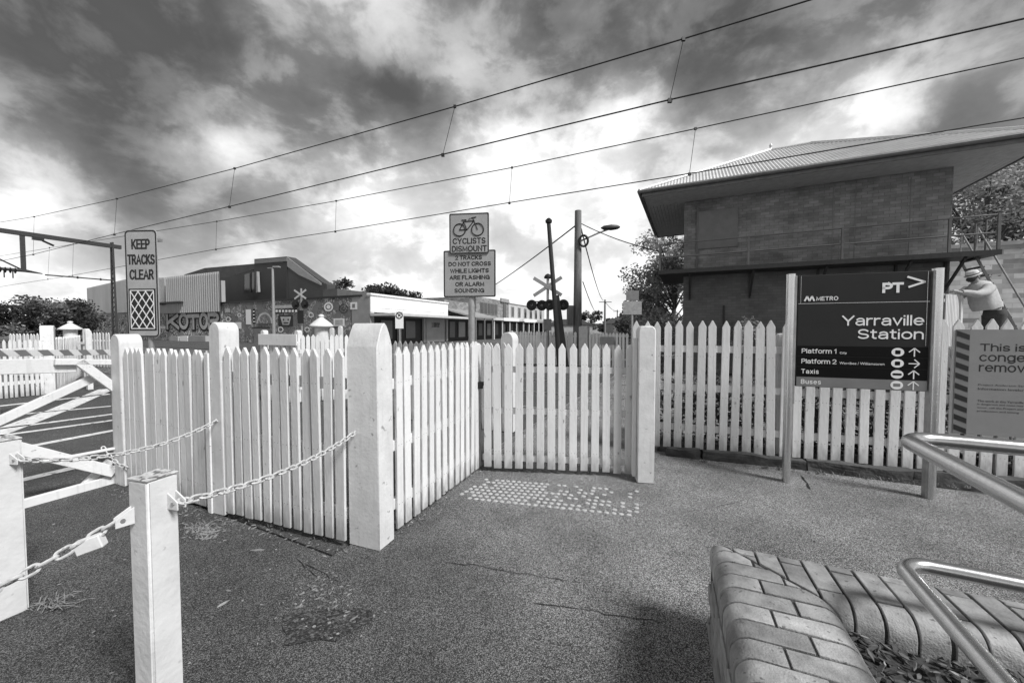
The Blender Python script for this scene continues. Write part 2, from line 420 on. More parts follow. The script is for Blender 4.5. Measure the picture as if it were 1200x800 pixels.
def _arc(cx, cy, rx, ry, a0, a1, n=10):
    return [(cx + rx * math.cos(math.radians(a0 + (a1 - a0) * k / n)), cy + ry * math.sin(math.radians(a0 + (a1 - a0) * k / n))) for k in range(n + 1)]
_S = lambda w, h: _arc(w / 2, h * .74, w * .47, h * .26, 25, 270, 10) + _arc(w / 2, h * .24, w * .5, h * .24, 90, -155, 10)[1:]
_bowl = _arc(.29, .365, .29, .365, 0, 360, 16)
GLYPH = {
 'A': (.8, [[(0, 0), (.4, 1), (.8, 0)], [(.13, .33), (.67, .33)]]), 'B': (.64, [[(0, 0), (0, 1), (.36, 1)] + _arc(.36, .76, .25, .24, 90, -90, 6) + [(0, .52)], [(.36, .52)] + _arc(.36, .26, .28, .26, 90, -90, 6) + [(0, 0)]]),
 'C': (.76, [_arc(.42, .5, .42, .5, 42, 318, 16)]), 'D': (.72, [[(0, 0), (0, 1), (.3, 1)] + _arc(.3, .5, .42, .5, 90, -90, 12) + [(0, 0)]]),
 'E': (.58, [[(.58, 1), (0, 1), (0, 0), (.6, 0)], [(0, .52), (.52, .52)]]), 'F': (.55, [[(.56, 1), (0, 1), (0, 0)], [(0, .5), (.48, .5)]]),
 'G': (.82, [_arc(.42, .5, .42, .5, 45, 360, 16) + [(.48, .45)], [(.83, .45), (.83, 0)]]), 'H': (.7, [[(0, 0), (0, 1)], [(.7, 0), (.7, 1)], [(0, .52), (.7, .52)]]),
 'I': (.02, [[(0, 0), (0, 1)]]), 'K': (.68, [[(0, 0), (0, 1)], [(.64, 1), (0, .36)], [(.2, .56), (.68, 0)]]), 'L': (.54, [[(0, 1), (0, 0), (.55, 0)]]),
 'M': (.86, [[(0, 0), (0, 1), (.43, .12), (.86, 1), (.86, 0)]]), 'N': (.72, [[(0, 0), (0, 1), (.72, 0), (.72, 1)]]), 'O': (.86, [_arc(.43, .5, .43, .5, 0, 360, 20)]),
 'P': (.62, [[(0, 0), (0, 1), (.34, 1)] + _arc(.34, .73, .28, .27, 90, -90, 8) + [(0, .46)]]), 'R': (.66, [[(0, 0), (0, 1), (.36, 1)] + _arc(.36, .75, .27, .25, 90, -90, 8) + [(0, .5)], [(.34, .5), (.66, 0)]]),
 'S': (.66, [_S(.66, 1)]), 'T': (.68, [[(0, 1), (.68, 1)], [(.34, 1), (.34, 0)]]), 'U': (.68, [[(0, 1), (0, .34)] + _arc(.34, .34, .34, .34, 180, 360, 10) + [(.68, 1)]]),
 'V': (.74, [[(0, 1), (.37, 0), (.74, 1)]]), 'W': (1.04, [[(0, 1), (.26, 0), (.52, 1), (.78, 0), (1.04, 1)]]), 'Y': (.76, [[(0, 1), (.38, .42), (.76, 1)], [(.38, .42), (.38, 0)]]),
 '1': (.3, [[(.0, .76), (.24, 1), (.24, 0)]]), '2': (.58, [_arc(.29, .7, .29, .3, 165, -30, 10) + [(0, 0), (.6, 0)]]), '/': (.3, [[(0, -.05), (.3, 1.05)]]),
 'a': (.56, [_arc(.29, .5, .25, .23, 155, 0, 8) + [(.54, 0)], [(.54, .42), (.24, .41)] + _arc(.22, .2, .22, .21, 90, 270, 8) + [(.36, .02), (.54, .17)]]),
 'c': (.5, [_arc(.28, .365, .28, .365, 45, 315, 12)]), 'e': (.58, [[(.0, .38), (.58, .38)] + _arc(.29, .365, .29, .365, 3, 312, 14)]), 'f': (.34, [[(.12, 0), (.12, .8)] + _arc(.3, .8, .18, .2, 180, 90, 5), [(0, .72), (.32, .72)]]),
 'g': (.56, [_arc(.28, .365, .28, .36, 0, 360, 16), [(.56, .73), (.56, -.02)] + _arc(.3, -.02, .26, .22, 0, -150, 8)]), 'h': (.52, [[(0, 0), (0, 1)], _arc(.26, .45, .26, .28, 180, 0, 10) + [(.52, 0)]]),
 'i': (.02, [[(0, 0), (0, .64)], [(0, .97), (0, .98)]]), 'l': (.02, [[(0, 0), (0, 1)]]), 'm': (.9, [[(0, 0), (0, .73)], _arc(.225, .48, .225, .25, 180, 0, 8) + [(.45, 0)], _arc(.675, .48, .225, .25, 180, 0, 8) + [(.9, 0)]]),
 'n': (.52, [[(0, 0), (0, .73)], _arc(.26, .45, .26, .28, 180, 0, 10) + [(.52, 0)]]), 'o': (.6, [_arc(.3, .365, .3, .365, 0, 360, 18)]), 'r': (.32, [[(0, 0), (0, .73)], _arc(.27, .43, .27, .29, 180, 78, 6)]),
 's': (.48, [_S(.48, .73)]), 't': (.34, [[(.13, .94), (.13, .16)] + _arc(.28, .16, .15, .15, 180, 285, 5), [(0, .72), (.33, .72)]]), 'u': (.52, [[(0, .73), (0, .28)] + _arc(.26, .28, .26, .28, 180, 360, 10), [(.52, .73), (.52, 0)]]),
 'v': (.52, [[(0, .73), (.26, 0), (.52, .73)]]), 'x': (.5, [[(0, .73), (.5, 0)], [(.5, .73), (0, 0)]]), 'y': (.52, [[(0, .73), (.26, 0)], [(.52, .73), (.2, -.2), (.02, -.22)]])}
def strokes_mesh(txt, x0, x1, zb, zt, sw, track=.24, dep=0.0):
    """plain grotesque lettering drawn as ribbons; zb..zt is baseline to cap height, sw the stroke width"""
    lines = []; x = 0.0
    for ch in txt:
        if ch == ' ': x += .34; continue
        w, st_ = GLYPH[ch]
        for pl_ in st_: lines.append([(x + u, v) for u, v in pl_])
        x += w + track
    tot = x - track; kx = (x1 - x0 - sw) / max(tot, .01); kz = (zt - zb - sw)
    b = MB()
    for j, pl_ in enumerate(lines):
        P = [V((x0 + sw / 2 + u * kx, zb + sw / 2 + v * kz)) for u, v in pl_]
        closed = (P[0] - P[-1]).length < sw * .05; n = len(P)
        Lf, Rt = [], []
        for i, p in enumerate(P):
            a = P[i - 1] if i > 0 else (P[-2] if closed else None); c = P[i + 1] if i < n - 1 else (P[1] if closed else None)
            d0 = (p - a).normalized() if a is not None else None; d1 = (c - p).normalized() if c is not None else None
            if d0 is None: d0 = d1
            if d1 is None: d1 = d0
            n0 = V((-d0.y, d0.x)); m_ = (n0 + V((-d1.y, d1.x)))
            m_ = m_.normalized() if m_.length > .01 else n0
            k = min(1.8, 1 / max(.3, m_.dot(n0))) * sw / 2; q = p
            if a is None: q = p - d1 * sw * .5
            if c is None: q = p + d0 * sw * .5
            Lf.append(q + m_ * k); Rt.append(q - m_ * k)
        y = -j * .00006
        for i in range(n - 1): b.face([(Lf[i].x, y, Lf[i].y), (Lf[i + 1].x, y, Lf[i + 1].y), (Rt[i + 1].x, y, Rt[i + 1].y), (Rt[i].x, y, Rt[i].y)])
    me = bpy.data.meshes.new('lettering'); b.bm.to_mesh(me); b.bm.free(); return me
def words(name, txt, x0, x1, zb, zt, y, m, parent, sw, track=.24):
    return link(name, strokes_mesh(txt, x0, x1, zb, zt, sw, track), m, parent, (0, y, 0))

def arch(w, H, ah, n=10):
    """outline of a post with a round head: width w, height H, head of height ah"""
    pts = [(-w / 2, 0), (w / 2, 0)]
    for i in range(n + 1):
        a = PI * i / n; x = math.cos(a)
        pts.append((w / 2 * x, H - ah + ah * (math.sin(a) if ah < w * .8 else (1 - abs(x) ** 1.75))))
    return pts

# ------------------------------------------------------------------ ground, road, rails
b = MB(); b.box(-400, 400, -60, 900, -1.2, -.045); struct(b.build('ground', 'terrain'))
def sheet(name, pts, z, m, th=.02):
    b = MB(); b.ext([(p[0], p[1]) for p in pts], 'z', z - th, z); return struct(b.build(name, m))
Q = lambda q, p: qp(q, p)[:2]
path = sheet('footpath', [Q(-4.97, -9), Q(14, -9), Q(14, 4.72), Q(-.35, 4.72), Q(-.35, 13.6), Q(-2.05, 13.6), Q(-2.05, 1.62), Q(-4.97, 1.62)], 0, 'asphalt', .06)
sheet('road', [Q(-15, -9), Q(-5.0, -9), Q(-5.0, 1.65), Q(-2.08, 1.65), Q(-2.08, 60), Q(-15, 60)], -.012, 'road')
sheet('cross_street', [Q(-90, 14.9), Q(-15.02, 14.9), Q(-15.02, 23.5), Q(-90, 23.5)], -.012, 'road')
sheet('track_ballast', [Q(-.32, 5.4), Q(60, 5.4), Q(60, 12.2), Q(-.32, 12.2)], -.02, 'ballast')
sheet('track_ballast', [Q(-120, 5.4), Q(-15.03, 5.4), Q(-15.03, 12.2), Q(-120, 12.2)], -.02, 'ballast')
for i, p in enumerate((6.35, 7.95, 9.9, 11.5)):
    b = MB(); b.box(-120, 60, -.035, .035, -.04, .012)
    o = b.build('track_rail', 'rail_steel', loc=qp(0, p), rot=(0, 0, TH)); struct(o)
def marking(pa, pb, w, z=-.008, name='road_marking'):
    a, c = gnd(*pa), gnd(*pb); d = (c - a); d.z = 0; n = V((-d.y, d.x, 0)).normalized() * w / 2
    b = MB(); b.ext([(a + n)[:2], (a - n)[:2], (c - n)[:2], (c + n)[:2]], 'z', z - .003, z)
    return struct(b.build(name, 'road_paint'))
for pa, pb, w in (((-20, 477), (128, 461), .14), ((-20, 504), (150, 482), .1), ((-20, 512), (150, 489), .1), ((-10, 530), (150, 500), .12),
                  ((8, 565), (110, 541), .12), ((70, 479), (126, 455), .3), ((-40, 520), (70, 479), .3), ((30, 484), (130, 475), .08), ((575, 503), (606, 452), .13)):
    marking(pa, pb, w, .004 if pa[0] > 300 else -.008)

# cracks and a broken patch in the footpath
def crack(px, w=.006):
    pts = [gnd(*p) for p in px]; out = []
    for a, c in zip(pts, pts[1:]):
        for k in range(7):
            q = a.lerp(c, k / 7); out.append(q + V((random.gauss(0, .006), random.gauss(0, .006), 0)))
    out.append(pts[-1]); L_, R_ = [], []
    for i, q in enumerate(out):
        d = out[min(i + 1, len(out) - 1)] - out[max(i - 1, 0)]; n = V((-d.y, d.x, 0)).normalized() * w * random.uniform(.2, 1) * (1 if 0 < i < len(out) - 1 else .1)
        L_.append(q + n); R_.append(q - n)
    b = MB()
    for i in range(len(out) - 1):
        b.face([(p.x, p.y, .004) for p in (L_[i], L_[i + 1], R_[i + 1], R_[i])])
    return b.build('crack', 'crack', path)
crack([(622, 706), (700, 717), (775, 730)], .0045); crack([(522, 658), (600, 670), (675, 682)], .0035); crack([(798, 690), (835, 697)], .003); crack([(770, 606), (860, 590), (905, 575)], .0025)
crack([(938, 557), (950, 574)], .012); crack([(358, 660), (402, 684)], .0045); crack([(372, 676), (346, 652)], .003)
b = MB(); c0 = gnd(378, 733)
b.face([(c0.x + (.2 + .05 * math.sin(3 * a) + .04 * mnoise.noise(V((math.cos(a) * 2, math.sin(a) * 2, 3)))) * math.cos(a) * 1.0, c0.y + (.13 + .035 * math.sin(2 * a + 1) + .03 * mnoise.noise(V((a * 2, 1, 1)))) * math.sin(a), .005) for a in [2 * PI * k / 44 for k in range(44)]])
b.build('worn_patch', 'patch', path)

# tactile studs, many of them worn off on the right
b = MB(); b.lathe([(.0205, 0), (.0195, .003), (.0145, .0055)], 10); stud = b.mesh(smooth=False)
fl, bl, br, fr = gnd(536, 582), gnd(570, 561.5), gnd(746, 575.5), gnd(746, 604)
nc, nr = 27, 8
rs = random.Random(3)
for i in range(nc):
    for j in range(nr):
        s, t = i / (nc - 1), j / (nr - 1)
        if s > .42 and rs.random() < .40 and not (t < .01 and s < .9): continue
        if s > .45 and t > .8 and rs.random() < .45: continue
        if s < .1 and rs.random() < .3: continue
        p = fl.lerp(fr, s).lerp(bl.lerp(br, s), t)
        link('tactile_stud', stud, 'stud_paint', path, (p.x, p.y, -.0005))

# ------------------------------------------------------------------ picket fences
def picket_mesh(w, H, th=.02, pt=.055, bev=.0025):
    b = MB(); b.ext([(-w / 2, 0), (w / 2, 0), (w / 2, H - pt), (0.004, H), (-.004, H), (-w / 2, H - pt)], 'y', -th / 2, th / 2)
    return b.mesh(bevel=bev)
def pickets(root, L, n, H, z0, w=.074, side=-1, m='picket_paint', x0=0.0, lean=.006, ztop=None, pt=.055, off=.0315):
    ms = [picket_mesh(w * k, H, pt=pt) for k in (.95, 1.0, 1.05)]
    for i in range(n):
        x = x0 + (i + .5) * L / n
        o = link('picket', random.choice(ms), m, root, (x + random.gauss(0, .002), side * off, z0 + random.gauss(0, .004)), (random.gauss(0, .004), random.gauss(0, lean), random.gauss(0, .015)))
def rail(root, x0, x1, z, m='white_paint', th=.04, h=.075, y=0.0, name='rail'):
    b = MB(); b.box(x0, x1, y - th / 2, y + th / 2, z - h / 2, z + h / 2); return b.build(name, m, root, bevel=.003)
def post(root, x, y, wx, wy, H, ah, axis, z0=0.0, m='white_post', name='post', bev=.006, rz=0.0):
    b = MB()
    if axis == 'x': b.ext(arch(wy, H, ah), 'x', -wx / 2, wx / 2)
    else: b.ext(arch(wx, H, ah), 'y', -wy / 2, wy / 2)
    return b.build(name, m, root, (x, y, z0), (0, 0, rz), bevel=bev, smooth=True)
def angle(a, c): return math.atan2(c.y - a.y, c.x - a.x)

# left run: near post -> middle post, then an older close-boarded panel to the far left post
PN = gnd(447, 648)                                    # front corner of the near post
A_mid = gnd(268, 601); B_near = gnd(410, 636)
dirL = (B_near - A_mid).normalized()
f = thing('picket_fence', 'white picket fence run between the broad near post and the round-topped middle post', 'fence', A_mid, angle(A_mid, B_near), 'white picket fences at the crossing')
Lr = (B_near - A_mid).length
pickets(f, Lr - .03, 12, 1.285, .03, x0=.04, w=.072)
for z in (.2, .62, 1.08): rail(f, -.03, Lr - .02, z)
pr = post(f, Lr + .13, .065, .25, .155, 1.49, .165, 'x')
pr['label'] = 'broad near fence post with a round head'
post(f, -.045, .03, .125, .15, 1.50, .075, 'y')
b = MB(); b.box(.012, .07, -.033, -.013, .03, 1.2); b.build('stile', 'white_paint', f, bevel=.003)

A_l, B_l = gnd(156, 568), gnd(258, 598)
f = thing('picket_fence', 'close-set white picket panel below the tall sign, left of the middle post', 'fence', A_l, angle(A_l, B_l), 'white picket fences at the crossing')
Ll = (B_l - A_l).length
pickets(f, Ll - .02, 15, 1.25, .03, w=.072, lean=.004)
for z in (.25, 1.0): rail(f, 0, Ll, z)
post(f, -.10, .03, .16, .17, 1.40, .09, 'y')['label'] = 'round-topped end post of the left panel'
b = MB(); b.box(Ll - .05, Ll + .0, -.06, -.044, .0, 1.26); b.build('stile', 'white_paint', f, bevel=.003)

# right run: near post -> gate corner
A_r, B_r = gnd(459, 620, .02), gnd(558, 547, .02)
f = thing('picket_fence', 'sunlit white picket fence receding from the near post to the gate', 'fence', (A_r.x, A_r.y, 0), angle(A_r, B_r), 'white picket fences at the crossing')
Lq = (B_r - A_r).length
pickets(f, Lq, 13, 1.30, .02, w=.068)
for z in (.2, .62, 1.06): rail(f, -.02, Lq - .0, z)
post(f, Lq + .05, .03, .09, .09, 1.30, .03, 'y', name='corner_post')
b = MB(); b.box(Lq - .02, Lq + .10, -.055, -.045, .86, .90); b.build('hinge', 'steel_dark', f)

# pedestrian gate
A_g, B_g = gnd(566, 546, .04), gnd(742, 553, .04)
g = thing('picket_gate', 'white pedestrian picket gate across the path behind the tactile studs', 'gate', (A_g.x, A_g.y, 0), angle(A_g, B_g))
Lg = (B_g - A_g).length
pickets(g, Lg, 14, 1.26, .045, w=.073, lean=.004)
for z in (.14, .62, 1.04): rail(g, .0, Lg + .02, z, h=.06)
b = MB(); b.bar((.05, .035, .16), (Lg - .1, .035, 1.02), .025, .07, V((0, 1, 0))); b.build('brace', 'white_paint', g)
b = MB(); b.box(-.06, .0, -.02, .02, .84, .91); b.build('latch', 'signal_black', g, bevel=.004)

# right fence on its stone plinth, with the gate post
A_p, B_p = V((1.42, 4.46, 0)), V((5.9, 3.02, 0))
fr_ang = angle(A_p, B_p); Lp = (B_p - A_p).length
f = thing('picket_fence', 'long white picket fence on a stone plinth behind the station sign', 'fence', A_p, fr_ang, 'white picket fences at the crossing')
pickets(f, Lp, int(Lp / .114), 1.45, .085, w=.079, pt=.07)
for z in (.32, .78, 1.22): rail(f, -.05, Lp, z)
for x in (1.55, 3.3): post(f, x, .075, .1, .1, 1.4, .03, 'y')
gp = gnd(757, 567); lp = V((gp.x - A_p.x, gp.y - A_p.y, 0)); lp.rotate(Matrix.Rotation(-fr_ang, 3, 'Z'))
gpo = thing('gate_post', 'stout square white gate post at the right end of the pedestrian gate', 'post', (gp.x + .01, gp.y + .08, 0), math.radians(-9))
b = MB(); b.ext([(-.078, 0), (.078, 0), (.078, 1.44), (.05, 1.475), (-.05, 1.475), (-.078, 1.44)], 'y', -.075, .075); b.build('post', 'white_post', gpo, bevel=.01, smooth=True)
b = MB(); b.box(-.115, -.081, -.04, .03, .05, 1.36); b.build('gate_stop', 'white_paint', gpo, bevel=.003)

# plinth stones
def stone(lx, ly, lz, seed):
    bm = bmesh.new(); bmesh.ops.create_cube(bm, size=1)
    bmesh.ops.subdivide_edges(bm, edges=bm.edges[:], cuts=5, use_grid_fill=True)
    for v in bm.verts:
        c = V((v.co.x * lx, v.co.y * ly, v.co.z * lz)); n = mnoise.noise_vector(c * 6 + V((seed, seed * 2, 0))) * .024 + mnoise.noise_vector(c * 19 + V((seed, 0, 0))) * .010
        v.co = c + n
    me = bpy.data.meshes.new('stone'); bm.to_mesh(me); bm.free(); return me
pl = thing('stone_plinth', 'low rough dark stone plinth under the right-hand picket fence', 'plinth', V((1.70, 4.21, 0)), fr_ang)
x = 0.05
for i, lx in enumerate((.36, .98, .86, 1.15, .9, .7)):
    link('stone', stone(lx - .02, .34, .15, i * 3.7), 'bluestone', pl, (x + lx / 2, .19 + random.gauss(0, .008), .012 + random.gauss(0, .006)), (0, 0, random.gauss(0, .01))); x += lx

# fence along the near side of the tracks, seen over the near fences
def simple_fence(label, A, B, n, H, z0=0.0, w=.07, posts=(), group='white picket fences at the crossing', rails=(.3, 1.0), side=-1, pt=.05, m='picket_paint'):
    A, B = V((A[0], A[1], 0)), V((B[0], B[1], 0))
    f = thing('picket_fence', label, 'fence', A, angle(A, B), group); L = (B - A).length
    pickets(f, L, n, H, z0, w=w, side=side, pt=pt, m=m)
    for z in rails: rail(f, 0, L, z)
    for x, w_, H_, ah in posts: post(f, x, .06, w_, w_, H_, ah, 'y')
    return f, L
a, c = qp(-5.3, 4.72), qp(-2.30, 4.72)
simple_fence('white picket fence beside the tracks, seen behind the receding near fence', a, c, 27, 1.25, posts=((2.98, .19, 1.40, .11),))
a, c = at(306, 400, 7.7), at(352, 400, 7.3)
f, L_ = simple_fence('short white picket fence carrying a white board, left of the near lantern post', a, c, 9, 1.22, posts=((0.02, .1, 1.42, .05), (.98, .1, 1.42, .05)))
b = MB(); b.box(.02, L_ - .02, -.075, -.05, 1.12, 1.34); b.build('board', 'white_paint', f, bevel=.004)
a, c = at(352, 400, 7.4), at(408, 400, 7.8)
simple_fence('white picket fence either side of the near lantern post', a, c, 10, 1.33)
# far side of the tracks
pf = 14.4
a, c = onp(596, 400, pf), onp(737, 400, pf)
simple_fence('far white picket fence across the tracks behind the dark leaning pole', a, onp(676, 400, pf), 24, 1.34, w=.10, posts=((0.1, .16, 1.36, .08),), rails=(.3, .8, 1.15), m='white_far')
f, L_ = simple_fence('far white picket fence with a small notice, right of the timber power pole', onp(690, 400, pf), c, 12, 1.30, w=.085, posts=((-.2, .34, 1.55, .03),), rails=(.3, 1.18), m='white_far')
b = MB(); b.box(.45, .98, -.09, -.06, .85, 1.14); o = b.build('notice', 'sign_grey', f)
# left: across the road
a, c = at(-6, 400, 7.7), at(50, 400, 8.25)
simple_fence('white picket fence at the far left edge across the road', a, c, 9, 1.22, w=.046, posts=((1.32, .1, 1.42, .05),))
f, L_ = simple_fence('white picket fence running back from the square post across the road', at(62, 400, 8.5), at(92, 400, 11.5), 22, 1.25, posts=((-.10, .2, 1.52, .03),))
simple_fence('graffitied pale picket fence below the lattice mast', at(100, 400, 14.5), at(131, 400, 14.0), 9, 1.3, w=.09)
simple_fence('pale picket fence behind the far left lantern post', at(12, 400, 11.6), at(48, 400, 11.4), 9, 1.3, w=.08)

# lantern-capped gate posts
def lantern(px, Z, top, wcap, label):
    l = at(px, 400, Z); r = wcap / 2
    t = thing('lantern_post', label, 'gate post', (l.x, l.y, 0), 0, 'lantern-capped crossing gate posts')
    b = MB(); b.lathe([(r * .72, 0), (r * .72, top - .62), (r * .78, top - .6), (r * .78, top - .55)], 16); b.build('shaft', 'white_post', t, smooth=True)
    b = MB(); b.lathe([(r * .58, top - .55), (r * .56, top - .28)], 16); b.build('neck', 'white_post', t, smooth=True)
    b = MB(); b.lathe([(r * .6, top - .28), (r, top - .255), (r * 1.0, top - .23), (r * .55, top - .13), (r * .22, top - .07), (r * .2, top - .045), (r * .26, top - .03), (r * .2, top), (r * .05, top + .015)], 18); b.build('cap', 'white_post', t, smooth=True)
lantern(377, 8.2, 1.75, .48, 'white lantern-capped gate post just left of the broad near post')
lantern(83, 12.0, 1.68, .55, 'white lantern-capped gate post at the far left across the road')
# thin white posts beside them
def stick(px, pytop, Z, w, label, m='white_post'):
    l = at(px, pytop, Z); t = thing('marker_post', label, 'post', (l.x, l.y, 0), 0)
    b = MB(); b.ext(arch(w, l.z, w / 2), 'y', -w / 2, w / 2); b.build('post', m, t, bevel=.004); return t, l
t, l = stick(101, 385, 11, .11, 'thin white post with a cross arm beside the far left lantern post')
b = MB(); b.box(-.33, .12, -.09, -.058, 1.0, 1.06); b.build('arm', 'white_post', t)
stick(389, 384, 8.6, .08, 'thin white post just right of the near lantern post')
stick(399, 382, 9.2, .09, 'thin white post half hidden by the broad near post')

# ------------------------------------------------------------------ timber crossing gate and boom at the left
ga, gb = gnd(128, 567), gnd(20, 597)
ga_ang = angle(gb, ga)
cg = thing('crossing_gate', 'white timber crossing gate with diagonal braces at the left edge', 'gate', (ga.x, ga.y, 0), angle(ga, gb))
def gx(px):                                            # where the column px meets the gate's plane, along the gate
    d = ray(px, 400); n = V((-(gb - ga).y, (gb - ga).x, 0)).normalized(); k = ga.dot(n) / V((d.x, d.y, 0)).dot(n)
    p = V((d.x, d.y, 0)) * k; return (p - ga).dot((gb - ga).normalized()), p.y
def gz(px, py):
    x, Z = gx(px); return (x, 0, at(px, py, Z).z)
def gboard(name, p, q, h, y=0.0, th=.04, m='white_paint'):
    a, c = V(gz(*p)), V(gz(*q)); a.y = c.y = y
    b = MB(); b.bar(a, c, h, th, V((0, 1, 0))); return b.build(name, m, cg, bevel=.004)
gboard('top_board', (88, 428), (-60, 431), .12)
gboard('top_rail', (131, 424), (60, 424), .05, .045)
gboard('brace', (112, 442), (-60, 519), .07, -.04)
gboard('brace', (88, 423), (133, 457), .07, .045)
gboard('brace', (126, 552), (-60, 506), .095, .04)
gboard('brace', (126, 548), (10, 531), .06, -.042)
gboard('bottom_board', (131, 562), (-60, 614), .11)
gboard('brace', (127, 540), (88, 576), .06, -.044)
gboard('cable_rod', (128, 524), (40, 540), .02, .05)
b = MB(); b.box(-.09, -.05, -.04, .04, 0, 1.2); b.build('hanging_stile', 'white_post', cg, bevel=.006)
xe_ = gx(-60)[0]; b = MB(); b.box(xe_ - .05, xe_ + .05, -.03, .035, .05, 1.22); b.build('end_stile', 'white_paint', cg, bevel=.006)
b = MB(); a_ = gz(58, 582); b.box(a_[0] - .12, a_[0] + .1, -.035, -.022, a_[2] - .025, a_[2] + .02); b.build('strap', 'steel_dark', cg)

ba, bb_ = at(-12, 414, 5.9), at(140, 412.5, 8.2)
bm_ = thing('boom_arm', 'striped boom arm lying level behind the timber crossing gate', 'boom gate', (ba.x, ba.y, 0), angle(ba, bb_))
Lb = (bb_ - ba).length; nb = 13
for i in range(nb):
    x0, x1 = i * Lb / nb, (i + 1) * Lb / nb
    z0 = ba.z + (bb_.z - ba.z) * (i + .5) / nb; s = .055
    b = MB(); b.ext([(x0 + s, z0 - .055), (x1 + s, z0 - .055), (x1 - s, z0 + .055), (x0 - s, z0 + .055)], 'y', -.02, .02)
    b.build('boom_stripe', 'panel_grey' if i % 2 == 0 else 'white_paint', bm_)
b = MB(); b.box(-.15, .0, -.1, .1, 0, ba.z + .1); b.build('boom_pedestal', 'galvanised', bm_)
b = MB(); b.box(Lb + .06, Lb + .14, -.05, .05, 0, bb_.z + .05); b.build('boom_rest', 'white_post', bm_)

# ------------------------------------------------------------------ bollards and chains
def bollard(loc, H, w, rz, label, lugs):
    t = thing('bollard', label, 'bollard', loc, rz, 'white square bollards with chains')
    b = MB(); b.box(-w / 2, w / 2, -w / 2, w / 2, 0, H); b.build('post', 'bollard_paint', t, bevel=.008, seg=3, smooth=True)
    b = MB(); b.box(-w / 2 - .001, w / 2 + .001, -w / 2 - .001, w / 2 + .001, H - .0005, H + .004); b.build('cap', 'bollard_cap', t, bevel=.0012)
    for (x, y, ang, z) in lugs:
        b = MB()
        for s in (-1, 1): b.ext([(0, -.026), (.046, -.026), (.046, .002), (.012, .024), (0, .03)], 'y', s * .0125 - .0025, s * .0125 + .0025)
        lug = b.build('chain_lug', 'bollard_paint', t, (x, y, z), (0, 0, ang), bevel=.001)
        b = MB(); b.tube([(.028, -.019, -.004), (.028, .019, -.004)], .0065, 8); b.build('bolt', 'galvanised', lug)
    return t
b1 = at(181, 600, 1.29)
B1 = bollard((b1.x, b1.y, 0), .94, .094, math.radians(-15), 'white square bollard in the near foreground with chains on both sides',
             [(.047, .025, 0, .848), (-.02, -.047, -PI / 2 - .35, .822)])
b2 = at(2, 600, 1.86)
B2 = bollard((b2.x, b2.y, 0), .895, .12, math.radians(-24), 'white square bollard cut by the left edge of the picture', [(.06, .03, .3, .80)])
b3 = V((-2.2, .72, 0))
B3 = bollard(b3, .9, .1, math.radians(-24), 'white square bollard just outside the left edge holding the slack chain', [(.05, 0, .4, .52)])
def link_mesh(Ln=.056, W=.034, r=.0048):
    pts = []; R = W / 2 - r; h = Ln / 2 - W / 2
    for k in range(7): a = -PI / 2 + PI * k / 6; pts.append((h + R * math.cos(a), R * math.sin(a), 0))
    for k in range(7): a = PI / 2 + PI * k / 6; pts.append((-h + R * math.cos(a), R * math.sin(a), 0))
    b = MB(); b.tube(pts, r, 6, closed=True); return b.mesh(smooth=True)
LINK = link_mesh()
def chain(p, q, sag, label, pitch=.0405, m='chain_steel'):
    p, q = V(p), V(q); t = thing('chain', label, 'chain', p, 0, 'steel chains between bollards and fence posts')
    pts = [p.lerp(q, k / 200) - V((0, 0, sag * 4 * (k / 200) * (1 - k / 200))) for k in range(201)]
    d = 0.0; cur = pitch * .5; prev = pts[0]; i = 0
    for a in pts[1:]:
        sgl = (a - prev).length
        while d + sgl >= cur:
            u = (cur - d) / sgl; c = prev.lerp(a, u); tg = (a - prev).normalized()
            rot = tg.to_track_quat('X', 'Z') @ Matrix.Rotation((PI / 2 if i % 2 else 0) + .5 + random.gauss(0, .12), 3, 'X').to_quaternion()
            o = link('chain_link', LINK, m, t, c - p); o.rotation_euler = rot.to_euler(); cur += pitch; i += 1
        d += sgl; prev = a
    return t
def lug_tip(t, x, y, ang, z):
    v = V((x + .034 * math.cos(ang), y + .034 * math.sin(ang), z)); v.rotate(Matrix.Rotation(t.rotation_euler.z, 3, 'Z')); return v + V(t.location)
c1 = chain(lug_tip(B1, .047, .025, 0, .845), at(418, 505, 2.49), .055, 'steel chain from the foreground bollard to the broad near fence post')
pA = at(262, 488, 2.93)
c2 = chain(lug_tip(B2, .06, .03, .3, .795), pA, .10, 'steel chain from the left edge bollard to the middle fence post')
p3, q3 = lug_tip(B1, -.02, -.047, -PI / 2 - .35, .817), lug_tip(B3, .05, 0, .4, .515)
c3 = chain(p3, q3, .065, 'steel chain hanging left from the foreground bollard, carrying a pale metal block')
blk = min((p3.lerp(q3, k / 200) - V((0, 0, .065 * 4 * (k / 200) * (1 - k / 200))) for k in range(201)), key=lambda v: abs(600 + FPX * v.x / v.y - 95)) - V((0, 0, .02))
b = MB(); b.box(-.034, .034, -.015, .015, -.022, .022); b.build('block', 'bollard_paint', c3, blk - p3, (0, -.28, .35), bevel=.003)
hk = V(gz(124, 521)); hk.rotate(Matrix.Rotation(cg.rotation_euler.z, 3, 'Z')); hk += V(cg.location)
c4 = chain(hk + V((.0, -.06, 0)), at(152, 547, 3.38), .05, 'short slack chain hooked on the timber crossing gate')
b = MB(); b.lathe([(.02, 0), (.02, .03), (.012, .035)], 10, axis='y'); b.build('eye_bolt', 'steel_dark', c2, pA - V(c2.location) + V((.0, -.02, 0)))

